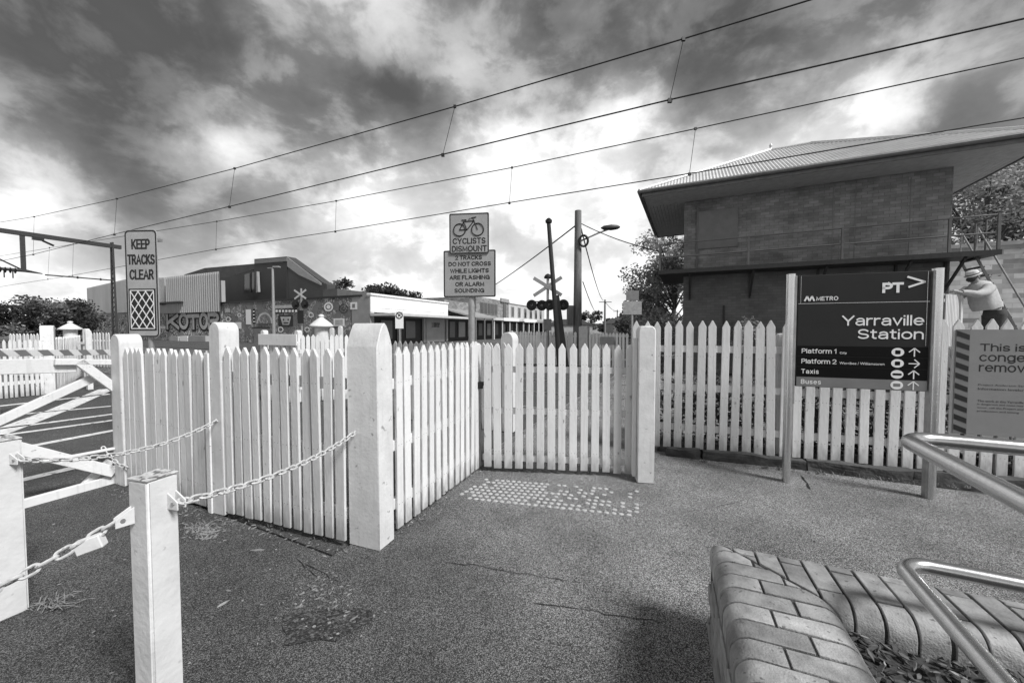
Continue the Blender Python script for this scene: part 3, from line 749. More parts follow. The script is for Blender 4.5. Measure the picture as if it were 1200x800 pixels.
# ------------------------------------------------------------------ signs near the gate
def rrect(x0, x1, z0, z1, r, n=5):
    pts = []
    for cx, cz, a0 in ((x1 - r, z0 + r, -PI / 2), (x1 - r, z1 - r, 0), (x0 + r, z1 - r, PI / 2), (x0 + r, z0 + r, PI)):
        for k in range(n + 1): a = a0 + PI / 2 * k / n; pts.append((cx + r * math.cos(a), cz + r * math.sin(a)))
    return pts
def plate(name, pts, m, parent, y0, y1):
    b = MB(); b.ext(pts, 'y', y0, y1); return b.build(name, m, parent)
def frame(name, outer, inner, y, m, parent):
    b = MB(); n = len(outer)
    for i in range(n):
        j = (i + 1) % n; b.face([(outer[i][0], y, outer[i][1]), (outer[j][0], y, outer[j][1]), (inner[j][0], y, inner[j][1]), (inner[i][0], y, inner[i][1])])
    return b.build(name, m, parent)
# KEEP TRACKS CLEAR
Zk = 4.6; a, c = at(147, 395, Zk + .02), at(187, 269, Zk - .02)
W, H0, H1 = .42, a.z, c.z
ks = thing('road_sign', 'tall narrow grey sign reading KEEP TRACKS CLEAR over a hatched panel', 'sign', ((a.x + c.x) / 2, Zk, 0), math.radians(-4))
plate('sign_plate', rrect(-W / 2, W / 2, H0, H1, .05), 'sign_grey_keep', ks, -.004, .004)
frame('border', rrect(-W / 2 + .004, W / 2 - .004, H0 + .004, H1 - .004, .048), rrect(-W / 2 + .02, W / 2 - .02, H0 + .02, H1 - .02, .036), -.006, 'print_black', ks)
hh = H1 - H0
for s, zf, w in (('KEEP', .822, .58), ('TRACKS', .68, .86), ('CLEAR', .54, .76)):
    words('lettering', s, -W / 2 * w, W / 2 * w, H0 + hh * zf, H0 + hh * (zf + .094), -.006, 'print_black', ks, .020, .3)
hx, hz0, hz1 = W / 2 - .035, H0 + hh * .065, H0 + hh * .455
o = plate('hatched_panel', [(-hx, hz0), (hx, hz0), (hx, hz1), (-hx, hz1)], 'print_black', ks, -.008, -.005)
b = MB(); xi, zi0, zi1 = hx - .022, hz0 + .022, hz1 - .022
def clipline(x, z, dx, dz):
    t0, t1 = -9, 9
    for p, d, lo, hi in ((x, dx, -xi, xi), (z, dz, zi0, zi1)):
        ta, tb = sorted(((lo - p) / d, (hi - p) / d)); t0, t1 = max(t0, ta), min(t1, tb)
    return ((x + dx * t0, z + dz * t0), (x + dx * t1, z + dz * t1)) if t1 - t0 > .02 else None
for k in range(-8, 9):
    for s in (1, -1):
        L2 = clipline(0, (zi0 + zi1) / 2 + k * .145, 1, s * 1.45)
        if L2: b.bar((L2[0][0], -.009 - .001 * (s > 0), L2[0][1]), (L2[1][0], -.009 - .001 * (s > 0), L2[1][1]), .012, .001, V((0, 1, 0)))
b.bar((-xi, -.0095, zi0), (xi, -.0095, zi0), .01, .001, V((0, 1, 0))); b.bar((-xi, -.0095, zi1), (xi, -.0095, zi1), .01, .001, V((0, 1, 0)))
b.bar((-xi, -.0095, zi0), (-xi, -.0095, zi1), .01, .001, V((0, 1, 0))); b.bar((xi, -.0095, zi0), (xi, -.0095, zi1), .01, .001, V((0, 1, 0)))
b.build('hatching', 'print_white', o)
b = MB(); b.tube([(.05, .04, 0), (.05, .04, H1 - .06)], .03, 12); b.build('pole', 'galvanised', ks, smooth=True)
for z in (H0 + .12, H1 - .12):
    b = MB(); b.box(-.1, W / 2 + .02, .006, .05, z - .015, z + .015); b.build('bracket', 'galvanised', ks)

# CYCLISTS DISMOUNT / 2 TRACKS
Zc = 5.25; l = at(551.5, 300, Zc)
cs = thing('road_sign', 'grey square CYCLISTS DISMOUNT sign over a wider DO NOT CROSS plate on one pole', 'sign', (l.x, Zc, 0), math.radians(-7))
px2 = Zc / FPX
def zc(py): return at(551, py, Zc).z
b = MB(); b.tube([(0, .06, 0), (0, .06, zc(252))], .048, 14); b.build('pole', 'galvanised', cs, smooth=True)
def sgn(name, x0, x1, zb, zt, y):
    o = plate(name, rrect(x0, x1, zb, zt, .02), 'sign_grey', cs, y - .003, y + .003)
    frame('border', rrect(x0 + .003, x1 - .003, zb + .003, zt - .003, .018), rrect(x0 + .018, x1 - .018, zb + .018, zt - .018, .012), y - .0045, 'print_black', o)
    return o
X = lambda px: (px - 551.5) * px2 * 1.0
lo_ = sgn('lower_plate', X(519), X(581), zc(348), zc(293), 0.004)
up_ = sgn('upper_plate', X(526.5), X(573.5), zc(297.5), zc(250), -.012)
yy = -.0175
for px_, r_ in ((538.8, 7.0), (560.2, 7.0)):
    b = MB(); b.tube([(X(px_) + r_ * px2 * math.cos(2 * PI * k / 24), yy, zc(269.5) + r_ * px2 * math.sin(2 * PI * k / 24)) for k in range(24)], .0085, 4, closed=True); b.build('bicycle_wheel', 'print_black', up_)
b = MB()
for p, q in (((538.8, 269.5), (544, 260)), ((544, 260), (548, 269.5)), ((548, 269.5), (538.8, 269.5)), ((548, 269.5), (556, 259)), ((544, 259.8), (556, 259.3)), ((560.2, 269.5), (555, 256)), ((553, 256), (558.5, 255)), ((541.5, 258), (547, 258)), ((548, 269.5), (543, 257.5))):
    b.tube([(X(p[0]), yy, zc(p[1])), (X(q[0]), yy, zc(q[1]))], .007, 4)
b.build('bicycle_frame', 'print_black', up_)
words('lettering', 'CYCLISTS', X(530.5), X(569.5), zc(286), zc(279), -.0165, 'print_black', up_, .014, .3)
words('lettering', 'DISMOUNT', X(529.5), X(571), zc(295), zc(288), -.0165, 'print_black', up_, .014, .3)
for s, x0, x1, y0 in (('2 TRACKS', 533, 565, 299.2), ('DO NOT CROSS', 525, 575.5, 306.6), ('WHILE LIGHTS', 527, 573, 314.6), ('ARE FLASHING', 526, 574, 322.4), ('OR ALARM', 533, 567.5, 330.3), ('SOUNDING', 532, 567.5, 337.8)):
    words('lettering', s, X(x0), X(x1), zc(y0 + 5.0), zc(y0), -.0006, 'print_black', lo_, .0115, .3)
for py in (256, 293, 322): 
    b = MB(); b.lathe([(.012, 0), (.012, -.012)], 8, axis='y'); b.build('bolt', 'galvanised', cs, (0, -.016 if py < 300 else 0.0, zc(py)))

# ------------------------------------------------------------------ station sign
sa, sb = gnd(921, 564), gnd(1089, 583)
ss = thing('station_sign', 'dark Yarraville Station wayfinding board between two metal posts', 'sign', (sa.x, sa.y, 0), angle(sa, sb))
Ls = (sb - sa).length; Hs = 1.95
def alu(x, name='post'):
    b = MB(); prof = [(.034 * math.cos(a) + .0, .045 * math.sin(a)) for a in [2 * PI * k / 18 for k in range(18)]]
    b.ext([(x + u, v) for u, v in prof], 'z', 0, Hs + .0)
    o = b.build(name, 'alu_post', ss, smooth=True)
    s = 1 if x < .5 else -1
    b = MB(); b.box(x + s * .030 - .012, x + s * .030 + .012, -.028, .028, .0 if x > .5 else .75, Hs - .012); b.build('channel', 'galvanised', o, bevel=.003)
    b = MB(); b.ext([(x + u * 1.02, v * 1.02) for u, v in prof], 'z', Hs + .0005, Hs + .006); b.build('post_cap', 'alu_post', o)
    return o
alu(0.0); alu(Ls)
x0, x1, z0, z1 = .052, Ls - .052, .915, 1.938
pw, ph = x1 - x0, z1 - z0
XF = lambda f: x0 + .006 + f * (pw - .012)
ZF = lambda v: z1 - .004 - v * (ph - .008)
b = MB(); b.box(x0, x1, -.02, .03, z0, z1); board = b.build('board', 'panel_dark', ss, bevel=.003)
def strip(v0, v1, m, y=-.0225, name='direction_strip'):
    b = MB(); b.box(x0 + .003, x1 - .003, y, -.0202, ZF(v1), ZF(v0)); return b.build(name, m, board)
strip(.632, .722, 'panel_black'); strip(.727, .817, 'panel_black'); strip(.822, .91, 'panel_black'); strip(.915, 1.0, 'panel_grey')
b = MB(); b.box(x0 + .003, x1 - .003, -.0215, -.0202, ZF(.252), ZF(.249)); b.box(x0 + .02, x0 + .022, -.0215, -.0202, ZF(.252), ZF(.0)); b.box(x1 - .022, x1 - .020, -.0215, -.0202, ZF(.62), ZF(.0)); b.build('rule', 'alu_post', board)
def st(txt, f0, f1, v0, v1, sw=.011, y=-.0228): words('lettering', txt, XF(f0), XF(f1), ZF(v1), ZF(v0), y, 'print_white', board, sw, .2 if len(txt) > 6 or sw > .01 else .34)
st('PT', .655, .812, .085, .172, .021)
b = MB()
for p, q in (((.835, .040), (.965, .090)), ((.845, .128), (.965, .086))): b.bar((XF(p[0]), -.0235, ZF(p[1])), (XF(q[0]), -.0235, ZF(q[1])), .016, .002, V((0, 1, 0)))
b.build('arrow_logo', 'print_white', board)
b = MB()
for k in range(4):
    xa = .048 + k * .02; b.bar((XF(xa), -.0235, ZF(.228 if k % 2 == 0 else .185)), (XF(xa + .02), -.0235, ZF(.185 if k % 2 == 0 else .228)), .013, .002, V((0, 1, 0)))
b.build('operator_logo', 'print_white', board)
st('METRO', .145, .32, .190, .226, .006)
st('Yarraville', .355, .967, .362, .450, .0125); st('Station', .48, .967, .480, .566, .0125)
st('Platform 1', .035, .32, .657, .699, .0058); st('City', .345, .40, .682, .700, .003)
st('Platform 2', .035, .32, .750, .792, .0058); text('lettering', 'Werribee / Williamstown', XF(.345), XF(.69), ZF(.792), ZF(.770), -.0232, 'print_white', board)
st('Taxis', .035, .18, .843, .884, .0058); st('Buses', .035, .2, .937, .978, .006)
for v, d, kind in ((.677, 'u', 'train'), (.772, 'r', 'train'), (.866, 'u', 'taxi'), (.958, 'u', 'bus')):
    b = MB(); cx, cz = XF(.785), ZF(v)
    b.ext([(cx + .043 * math.cos(a), cz + .037 * math.sin(a)) for a in [2 * PI * k / 22 for k in range(22)]], 'y', -.0245, -.0222); ic = b.build('icon_disc', 'print_white', board)
    b = MB()
    if kind == 'train': b.ext(rrect(cx - .018, cx + .018, cz - .017, cz + .017, .005, 2), 'y', -.0252, -.0246)
    elif kind == 'taxi': b.ext(rrect(cx - .032, cx + .032, cz - .009, cz + .009, .008, 2), 'y', -.0252, -.0246)
    else: b.ext(rrect(cx - .024, cx + .024, cz - .013, cz + .014, .005, 2), 'y', -.0252, -.0246)
    b.build('icon_mark', 'panel_black' if kind != 'bus' else 'panel_grey', ic)
    b = MB(); ax, r_ = XF(.905), .036
    P3 = lambda u, w: (ax + (u if d == 'u' else w) * r_ * (1), -.0235, cz + (w if d == 'u' else u) * r_)
    for p, q in (((0, -1), (0, .92)), ((-1, 0.05), (0, 1)), ((1, .05), (0, 1))): b.bar(P3(*p), P3(*q), .008, .002, V((0, 1, 0)))
    b.build('arrow', 'print_white', board)

# notice board fixed to the fence at the right edge
def on_fence(px, off):
    n = V((-(B_p - A_p).y, (B_p - A_p).x, 0)).normalized(); d = ray(px, 400); d2 = V((d.x, d.y, 0)); k = (A_p.dot(n) - off) / d2.dot(n); return d2 * k
h0 = on_fence(1120, .05)
hz_t, hz_b = at(1120, 386, h0.y).z, at(1120, 507, h0.y).z
hd = thing('notice_board', 'grey notice board with striped left edge fixed to the fence at the right', 'sign', (h0.x, h0.y, 0), fr_ang)
plate('board', [(0, hz_b), (1.15, hz_b), (1.15, hz_t), (0, hz_t)], 'hoarding', hd, -.004, .004)
plate('stripe_band', [(.0, hz_b), (.098, hz_b), (.098, hz_t), (.0, hz_t)], 'panel_grey', hd, -.006, -.0042)
n_ = 10; st_h = (hz_t - hz_b) / n_
for k in range(n_):
    zt = hz_t - k * st_h
    plate('stripe', [(.004, zt - .01), (.094, zt - .05), (.094, zt - .05 - st_h * .48), (.004, zt - .01 - st_h * .5)], 'print_black', hd, -.0075, -.0062)
def hx_(px): return (on_fence(px, .055) - h0).dot((B_p - A_p).normalized())
def hz_(px, py): return at(px, py, on_fence(px, .055).y).z
for s, xa, xb, y0, y1 in (('This is', 1149, 1203, 402.5, 411.2), ('conge', 1148.5, 1203, 413.0, 423.2), ('remov', 1148.5, 1203, 424.8, 435.2)):
    words('lettering', s, hx_(xa), hx_(xb), hz_(1149, y1), hz_(1149, y0), -.0045, 'print_black', hd, .011, .22)
for k, (y0, s, xe) in enumerate(((449.5, 'Project Anderson Str', 1203), (453.8, 'Information levelcr', 1203), (468, 'The work at this Yarraville', 1203), (472, 'is dangerous and noise may', 1203), (476, 'occur, call the Project and', 1203), (480, 'production and timing', 1198))):
    text('small_print', s, hx_(1148.5), hx_(xe), hz_(1149, y0 + 2.6), hz_(1149, y0), -.0055, 'print_black', hd, 0)

# ------------------------------------------------------------------ planter
PQ, PP, PHt, PW, PR = .212, 1.99, .45, .385, .325     # outer corner (along, across the tracks), height, width of the wall
plr = thing('brick_planter', 'low brick planter with rounded coping in the right foreground', 'planter', (0, 0, 0), -math.atan2(.377, .926))
def cap_profile(a, c, round_a, round_c, zt, h=.118, r=.064, n=8):
    pts = []
    if round_a:
        pts.append((a, zt - h))
        for k in range(n + 1): t = PI - PI / 2 * k / n; pts.append((a + r + r * math.cos(t), zt - r + r * math.sin(t)))
    else: pts += [(a, zt - h), (a, zt)]
    if round_c:
        for k in range(n + 1): t = PI / 2 - PI / 2 * k / n; pts.append((c - r + r * math.cos(t), zt - r + r * math.sin(t)))
        pts.append((c, zt - h))
    else: pts += [(c, zt), (c, zt - h)]
    return pts
SP, PITCHB, MJ = .232, .086, .0095
def cap_brick(a, c, ra, rc, axis, s0, s1):
    b = MB(); pr_ = cap_profile(a, c, ra, rc, PHt); b.ext(pr_, axis, s0, s1); return b
# left arm runs towards the camera (along p), across = q from PQ to PQ+PW ; right arm runs along q, across = p from PP down to PP-PW
def clip_bm(bm, co, no):
    bmesh.ops.bisect_plane(bm, geom=bm.verts[:] + bm.edges[:] + bm.faces[:], dist=1e-5, plane_co=co, plane_no=no, clear_outer=True)
    bmesh.ops.holes_fill(bm, edges=[e for e in bm.edges if e.is_boundary], sides=0)
def add_brick(bm_builder, clip=None, jit=True):
    bm = bm_builder.bm
    if clip:
        co, no = clip
        g_ = bm.verts[:] + bm.edges[:] + bm.faces[:]
        bmesh.ops.bisect_plane(bm, geom=g_, dist=1e-5, plane_co=co, plane_no=no, clear_outer=True)
        bmesh.ops.holes_fill(bm, edges=[e for e in bm.edges if e.is_boundary], sides=0)
    if len(bm.verts) < 4: bm.free(); return
    bmesh.ops.recalc_face_normals(bm, faces=bm.faces)
    for v in bm.verts:      # hand-made edges
        v.co += mnoise.noise_vector(v.co * 60) * .0008
    o = bm_builder.build('brick', 'planter_brick', plr, bevel=.0022, smooth=True)
    if jit: o.location = (random.gauss(0, .001), random.gauss(0, .001), random.gauss(0, .0013))
mit = V((PQ, PP, 0)); k_ = .004
nL = V((PR, PW, 0)).normalized()
k = 0; s = PP - .004
while s > -1.1:
    first_long = (k % 2 == 0)
    segs = [(PQ, PQ + SP, 1, 0), (PQ + SP + MJ, PQ + PW, 0, 1)] if first_long else [(PQ, PQ + PW - SP - MJ, 1, 0), (PQ + PW - SP, PQ + PW, 0, 1)]
    for a, c, ra, rc in segs:
        b = cap_brick(a, c, ra, rc, 'y', s - PITCHB + MJ, s)
        # keep the camera side of the mitre: the line q - PQ = PP - p
        add_brick(b, ((PQ - k_, PP - k_, 0), nL) if s > PP - PR - .05 else None)
    s -= PITCHB; k += 1
k = 0; s = PQ + .004
while s < 4.0:
    first_long = (k % 2 == 1)
    lo, hi = PP - PR, PP
    segs = [(lo, lo + SP, 1, 0), (lo + SP + MJ, hi, 0, 1)] if first_long else [(lo, hi - SP - MJ, 1, 0), (hi - SP, hi, 0, 1)]
    for a, c, ra, rc in segs:
        b = MB(); b.ext(cap_profile(a, c, ra, rc, PHt), 'x', s, s + PITCHB - MJ)
        add_brick(b, ((PQ + k_, PP + k_, 0), -nL) if s < PQ + PW + .05 else None)
    s += PITCHB; k += 1
# mortar bed showing in the joints
b = MB(); b.ext(cap_profile(PQ + .007, PQ + PW - .007, 1, 1, PHt - .007, .12), 'y', -1.1, PP - .008); clip_bm(b.bm, (PQ, PP, 0), nL); b.build('mortar', 'planter_mortar', plr, smooth=True)
b = MB(); b.ext(cap_profile(PP - PR + .007, PP - .007, 1, 1, PHt - .0075, .12), 'x', PQ + .008, 4.0); clip_bm(b.bm, (PQ, PP, 0), -nL); b.build('mortar', 'planter_mortar', plr, smooth=True)
# wall below the coping
fz = PHt - .124
b = MB(); b.box(PQ + .006, PQ + PW - .01, -1.1, PP - .012, -.03, fz); b.build('wall_core', 'planter_mortar', plr)
b = MB(); b.box(PQ + PW - .009, 4.0, PP - PR + .01, PP - .012, -.03, fz - .001); b.build('wall_core', 'planter_mortar', plr)
bm1 = MB(); bm1.box(-.1135, .1135, -.02, .02, -.0375, .0375); face_brick = bm1.mesh(bevel=.003)
for r_ in range(4):
    z = fz - .044 - r_ * .086
    y = PP - .115 - (0 if r_ % 2 else .118)
    while y > -1.1:
        link('brick', face_brick, 'planter_brick', plr, (PQ + .015 + random.gauss(0, .001), y, z), (0, 0, PI / 2)); y -= .236
    x = PQ + .12 + (0 if r_ % 2 else .118)
    while x < 3.9:
        link('brick', face_brick, 'planter_brick', plr, (x, PP - .02 + random.gauss(0, .001), z)); x += .236
b = MB()
gx_, gy_ = 40, 40
def mz(q, p): return .345 + .02 * mnoise.noise(V((q * 3, p * 3, 1))) + .012 * mnoise.noise(V((q * 14, p * 14, 1)))
q0, q1, p0, p1 = PQ + PW - .02, 4.0, -1.1, PP - PR + .02
vs = [[b.bm.verts.new((q0 + (q1 - q0) * i / gx_, p0 + (p1 - p0) * j / gy_, mz(q0 + (q1 - q0) * i / gx_, p0 + (p1 - p0) * j / gy_))) for j in range(gy_ + 1)] for i in range(gx_ + 1)]
for i in range(gx_):
    for j in range(gy_): b.bm.faces.new((vs[i][j], vs[i + 1][j], vs[i + 1][j + 1], vs[i][j + 1]))
b.build('soil', 'mulch', plr, smooth=True)
def chips(name, m, n, lmin, lmax, area, seed, zf):
    r = random.Random(seed); b = MB()
    for _ in range(n):
        q, p = r.uniform(*area[0]), r.uniform(*area[1]); L_ = r.uniform(lmin, lmax); w = L_ * r.uniform(.18, .45); th = r.uniform(.002, .006)
        M_ = Matrix.Translation((q, p, zf(q, p) + r.uniform(0, .02))) @ Matrix.Rotation(r.uniform(0, 2 * PI), 4, 'Z') @ Matrix.Rotation(r.gauss(0, .35), 4, 'Y') @ Matrix.Rotation(r.gauss(0, .4), 4, 'X')
        pts = [(-L_ / 2, 0), (-L_ * .2, -w / 2), (L_ * .3, -w * .4), (L_ / 2, w * .1), (L_ * .1, w / 2)]
        A = [b.bm.verts.new(M_ @ V((x, y, 0))) for x, y in pts]; B_ = [b.bm.verts.new(M_ @ V((x * .94, y * .9, th))) for x, y in pts]
        b.bm.faces.new(A); b.bm.faces.new(B_[::-1])
        for i in range(5): b.bm.faces.new((A[i], B_[i], B_[(i + 1) % 5], A[(i + 1) % 5]))
    o = b.build(name, m, plr); o['kind'] = 'stuff'; return o
ar = ((PQ + PW, 1.9), (.2, PP - PR))
chips('mulch_chips', 'mulch', 2600, .02, .055, ar, 1, mz); chips('mulch_chips', 'mulch_chip', 1500, .015, .05, ar, 2, lambda q, p: mz(q, p) + .008)
chips('mulch_chips', 'chip_pale', 90, .015, .06, ar, 5, lambda q, p: mz(q, p) + .016)

# handrail: two rails, each bent back on itself
hr = thing('handrail', 'brushed steel two-rail handrail bent round above the planter', 'handrail', qp(0, 0), TH)
hq, hp = .668, 1.778
def rail_path(z):
    r = .10; pts = [(5.2, hp, z), (hq + r + .05, hp, z)]
    for k in range(1, 10):
        a = PI / 2 + PI / 2 * k / 10; pts.append((hq + r + r * math.cos(a), hp - r + r * math.sin(a), z))
    pts += [(hq, hp - r - .05, z), (hq, -1.2, z)]
    return pts
for z in (1.068, .625):
    b = MB(); b.tube(rail_path(z), .0245, 18); b.build('rail', 'stainless', hr, smooth=True)
for (q, p) in ((1.75, hp), (3.4, hp), (hq, -.35), (hq, -1.0)):
    b = MB(); b.tube([(q, p, 0.0), (q, p, 1.044)], .0225, 14); b.build('post', 'stainless', hr, smooth=True)

# ------------------------------------------------------------------ signal box across the tracks
SBp, SBq0, SBq1, SBd = 13.9, -.27, 6.1, 3.5
sbx = thing('signal_box', 'two-storey dark brick signal box with balcony and iron hipped roof', 'building', qp(SBq0, SBp), TH)
W_ = SBq1 - SBq0; zd = 3.30; zs = 5.72
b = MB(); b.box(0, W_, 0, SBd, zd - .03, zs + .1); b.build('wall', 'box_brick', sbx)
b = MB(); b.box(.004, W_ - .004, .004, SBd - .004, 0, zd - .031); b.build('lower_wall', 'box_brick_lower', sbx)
# bricked-up openings and panel
def panel(x0, x1, z0, z1, m='box_brick', d=.03, name='blind_window'):
    b = MB(); b.box(x0, x1, -d, .02, z0, z1); return b.build(name, m, sbx, bevel=.004)
panel(.42, 1.55, zd + .75, zs - .45, 'box_panel', .05, 'steel_panel')
for x in (3.9, 4.4, 5.55): panel(x, x + .018, zd + .1, zs - .2, 'box_panel', .008, 'control_joint')
b = MB(); b.tube([(.40, -.04, zd + .1), (.40, -.04, zs - .3)], .03, 8); b.build('downpipe', 'box_trim', sbx)
b = MB(); b.tube([(1.2, -.04, .1), (1.2, -.04, 2.2)], .025, 8); b.build('conduit', 'steel_dark', sbx)
# eaves: soffit boards, fascia, gutter
o_, rh = 1.19, 7.56
ex0, ex1, ey0, ey1 = -o_, W_ + o_, -o_, SBd + o_
ze = 5.78
for (a0, a1, c0, c1, ax) in ((ex0, ex1, ey0, 0, 'x'), (ex0, ex1, SBd, ey1, 'x'), (ex0, 0, 0, SBd, 'y'), (W_, ex1, 0, SBd, 'y')):
    nbd = int(((c1 - c0) if ax == 'x' else (a1 - a0)) / .1)
    b = MB()
    for k in range(nbd):
        if ax == 'x': w = (c1 - c0) / nbd; b.box(a0 + .02, a1 - .02, c0 + k * w + .004, c0 + (k + 1) * w - .004, ze - .12, ze - .10)
        else: w = (a1 - a0) / nbd; b.box(a0 + k * w + .004, a0 + (k + 1) * w - .004, c0, c1, ze - .12, ze - .10)
    so_ = b.build('soffit_boards', 'soffit', sbx); so_['kind'] = 'stuff'
b = MB(); b.box(ex0, ex1, ey0, ey1, ze - .098, ze - .06); b.build('soffit_deck', 'soffit', sbx)
for nm, bx in (('fascia', (ex0 - .02, ex1 + .02, ey0 - .03, ey0)), ('fascia', (ex0 - .02, ex1 + .02, ey1, ey1 + .03)), ('fascia', (ex0 - .03, ex0, ey0 + .001, ey1 - .001)), ('fascia', (ex1, ex1 + .03, ey0 + .001, ey1 - .001))):
    b = MB(); b.box(*bx, ze - .15, ze + .02); b.build(nm, 'box_trim', sbx)
for p, q in (((ex0 - .1, ey0 - .1), (ex1 + .1, ey0 - .1)), ((ex0 - .1, ey0 - .1), (ex0 - .1, ey1 + .1)), ((ex1 + .1, ey0 - .1), (ex1 + .1, ey1 + .1))):
    b = MB(); b.tube([(p[0], p[1], ze), (q[0], q[1], ze)], .06, 8); b.build('gutter', 'box_trim', sbx, smooth=True)
# corrugated roof planes: ribs run down the slope
ym = (ey0 + ey1) / 2; rx0, rx1 = W_ / 2 - .55, W_ / 2 + .55; zr = ze + .02
def slope(fn, u0, u1, name):
    """fn(u) -> (eave point, top point); ribs every 0.09 m"""
    b = MB(); n = int((u1 - u0) / .0225); prev = None
    for i in range(n + 1):
        u = u0 + (u1 - u0) * i / n; e, t = fn(u); h = .016 * math.cos(2 * PI * u / .09)
        pr_ = (b.bm.verts.new(V(e) + V((0, 0, h))), b.bm.verts.new(V(t) + V((0, 0, h))))
        if prev: b.bm.faces.new((prev[0], pr_[0], pr_[1], prev[1]))
        prev = pr_
    return b.build(name, 'roof_iron', sbx, smooth=True)
def roof_y(y_e):
    def fn(u):
        e = (u, y_e, zr)
        if u < rx0: k = (u - ex0 + .1) / (rx0 - ex0 + .1)
        elif u > rx1: k = (ex1 + .1 - u) / (ex1 + .1 - rx1)
        else: k = 1
        return e, (u, y_e + (ym - y_e) * k, zr + (rh - zr) * k)
    return fn
def roof_x(x_e, x_r):
    def fn(u):
        k = min((u - ey0 + .1) / (ym - ey0 + .1), (ey1 + .1 - u) / (ey1 + .1 - ym)); k = max(0, k)
        return (x_e, u, zr), (x_e + (x_r - x_e) * k, u, zr + (rh - zr) * k)
    return fn
slope(roof_y(ey0 - .1), ex0 - .1, ex1 + .1, 'roof'); slope(roof_y(ey1 + .1), ex0 - .1, ex1 + .1, 'roof')
slope(roof_x(ex0 - .1, rx0), ey0 - .1, ey1 + .1, 'roof'); slope(roof_x(ex1 + .1, rx1), ey0 - .1, ey1 + .1, 'roof')
for p, q in (((ex0 - .1, ey0 - .1, zr), (rx0, ym, rh)), ((ex1 + .1, ey0 - .1, zr), (rx1, ym, rh)), ((ex0 - .1, ey1 + .1, zr), (rx0, ym, rh)), ((ex1 + .1, ey1 + .1, zr), (rx1, ym, rh)), ((rx0, ym, rh), (rx1, ym, rh))):
    b = MB(); b.tube([V(p) + V((0, 0, .02)), V(q) + V((0, 0, .02))], .05, 8); b.build('hip_capping', 'roof_iron', sbx, smooth=True)
b = MB(); b.lathe([(.05, 0), (.03, .06), (.05, .12), (.02, .2)], 8, (rx0, ym, rh + .03)); b.build('finial', 'roof_iron', sbx)
# balcony
bx0, bx1, by0 = -.72, W_ + .45, -.92
b = MB(); b.box(bx0, bx1, by0, -.003, zd - .10, zd - .0); b.build('balcony_deck', 'steel_dark', sbx)
b = MB(); b.box(bx0, bx1, by0 - .02, by0 - .003, zd - .11, zd + .015); b.build('deck_edge', 'steel_dark', sbx)
b = MB(); b.box(bx0, -.004, -.002, 2.2, zd - .10, zd); b.build('balcony_deck', 'steel_dark', sbx)
for x in (.2, 1.9, 3.6, 5.3, W_ - .1):
    b = MB(); b.bar((x, by0 + .08, zd - .12), (x, -.02, zd - .85), .05, .05); b.bar((x, -.03, zd - .9), (x, -.03, zd - .1), .05, .05); b.build('bracket', 'steel_dark', sbx)
pxs = [bx0 + .04, 1.75, 3.9, 5.95, bx1 - .04]
for x in pxs:
    b = MB(); b.box(x - .025, x + .025, by0 + .01, by0 + .06, zd, zd + .86); b.build('baluster', 'rail_paint', sbx)
for z in (.84, .42):
    b = MB(); b.tube([(bx0 + .04, by0 + .035, zd + z), (bx1 - .04, by0 + .035, zd + z)], .02, 8); b.build('balcony_rail', 'rail_paint', sbx)
for x, ye in ((bx0 + .04, 2.1), (bx1 - .04, -.05)):
    for z in (.84, .42):
        b = MB(); b.tube([(x, by0 + .035, zd + z), (x, ye, zd + z)], .02, 8); b.build('balcony_rail', 'rail_paint', sbx)
    for yk in ((-.4, .6, 1.5) if ye > 0 else (-.45, -.06)):
        b = MB(); b.tube([(x, yk, zd), (x, yk, zd + .84)], .02, 8); b.build('baluster', 'rail_paint', sbx)
b = MB(); b.tube([(bx0 + .04, by0 + .035, zd + .8), (bx0 + .04, .2, zd + .05)], .015, 6); b.build('stay', 'rail_paint', sbx)
for xa, xb in ((.7, 1.6), (1.9, 3.75), (4.2, 5.5)):
    b = MB(); b.box(xa, xb, by0 + .07, by0 + .12, zd + .36, zd + .43); b.build('mesh_strip', 'box_trim', sbx)
# stair at the right end
stq = W_ + .55
st_t = thing('steel_stair', 'steel stair with pale handrails at the right end of the signal box', 'stair', qp(SBq0 + stq, SBp - .55), TH)
for y in (0, .6):
    b = MB(); b.bar((-.35, y, zd - .05), (.55, y, 1.02), .02, .05); b.build('stringer', 'rail_paint', st_t)
    b = MB(); b.tube([(-.35, y, zd + .1), (-.33, y, zd + .62), (.62, y, 1.7), (.55, y, 1.0)], .02, 8); b.build('handrail', 'galvanised', st_t)
for k in range(11):
    u = (k + .5) / 11; b = MB(); b.box(-.35 + .9 * u - .06, -.35 + .9 * u + .06, .03, .57, zd - .02 + (1.02 - zd) * u - .015, zd - .02 + (1.02 - zd) * u + .015); b.build('tread', 'steel_dark', st_t)
# station platform behind the fence, wall beyond
b = MB(); b.box(4.6, 30, 12.3, 13.85, -.03, 1.0); b.box(6.9, 30, 13.851, 16.9, -.03, .998); struct(b.build('station_platform', 'concrete', loc=qp(0, 0), rot=(0, 0, TH)))
bw_ = thing('brick_wall', 'sunlit pale brick wall beyond the platform at the right edge', 'wall', qp(7.0, 17.0), TH)
b = MB(); b.box(-.4, 18, 0, .3, 0, 4.0); b.build('wall', 'lit_brick', bw_)
b = MB(); b.box(-.45, 18, -.05, .35, 4.001, 4.12); b.build('coping', 'concrete', bw_)
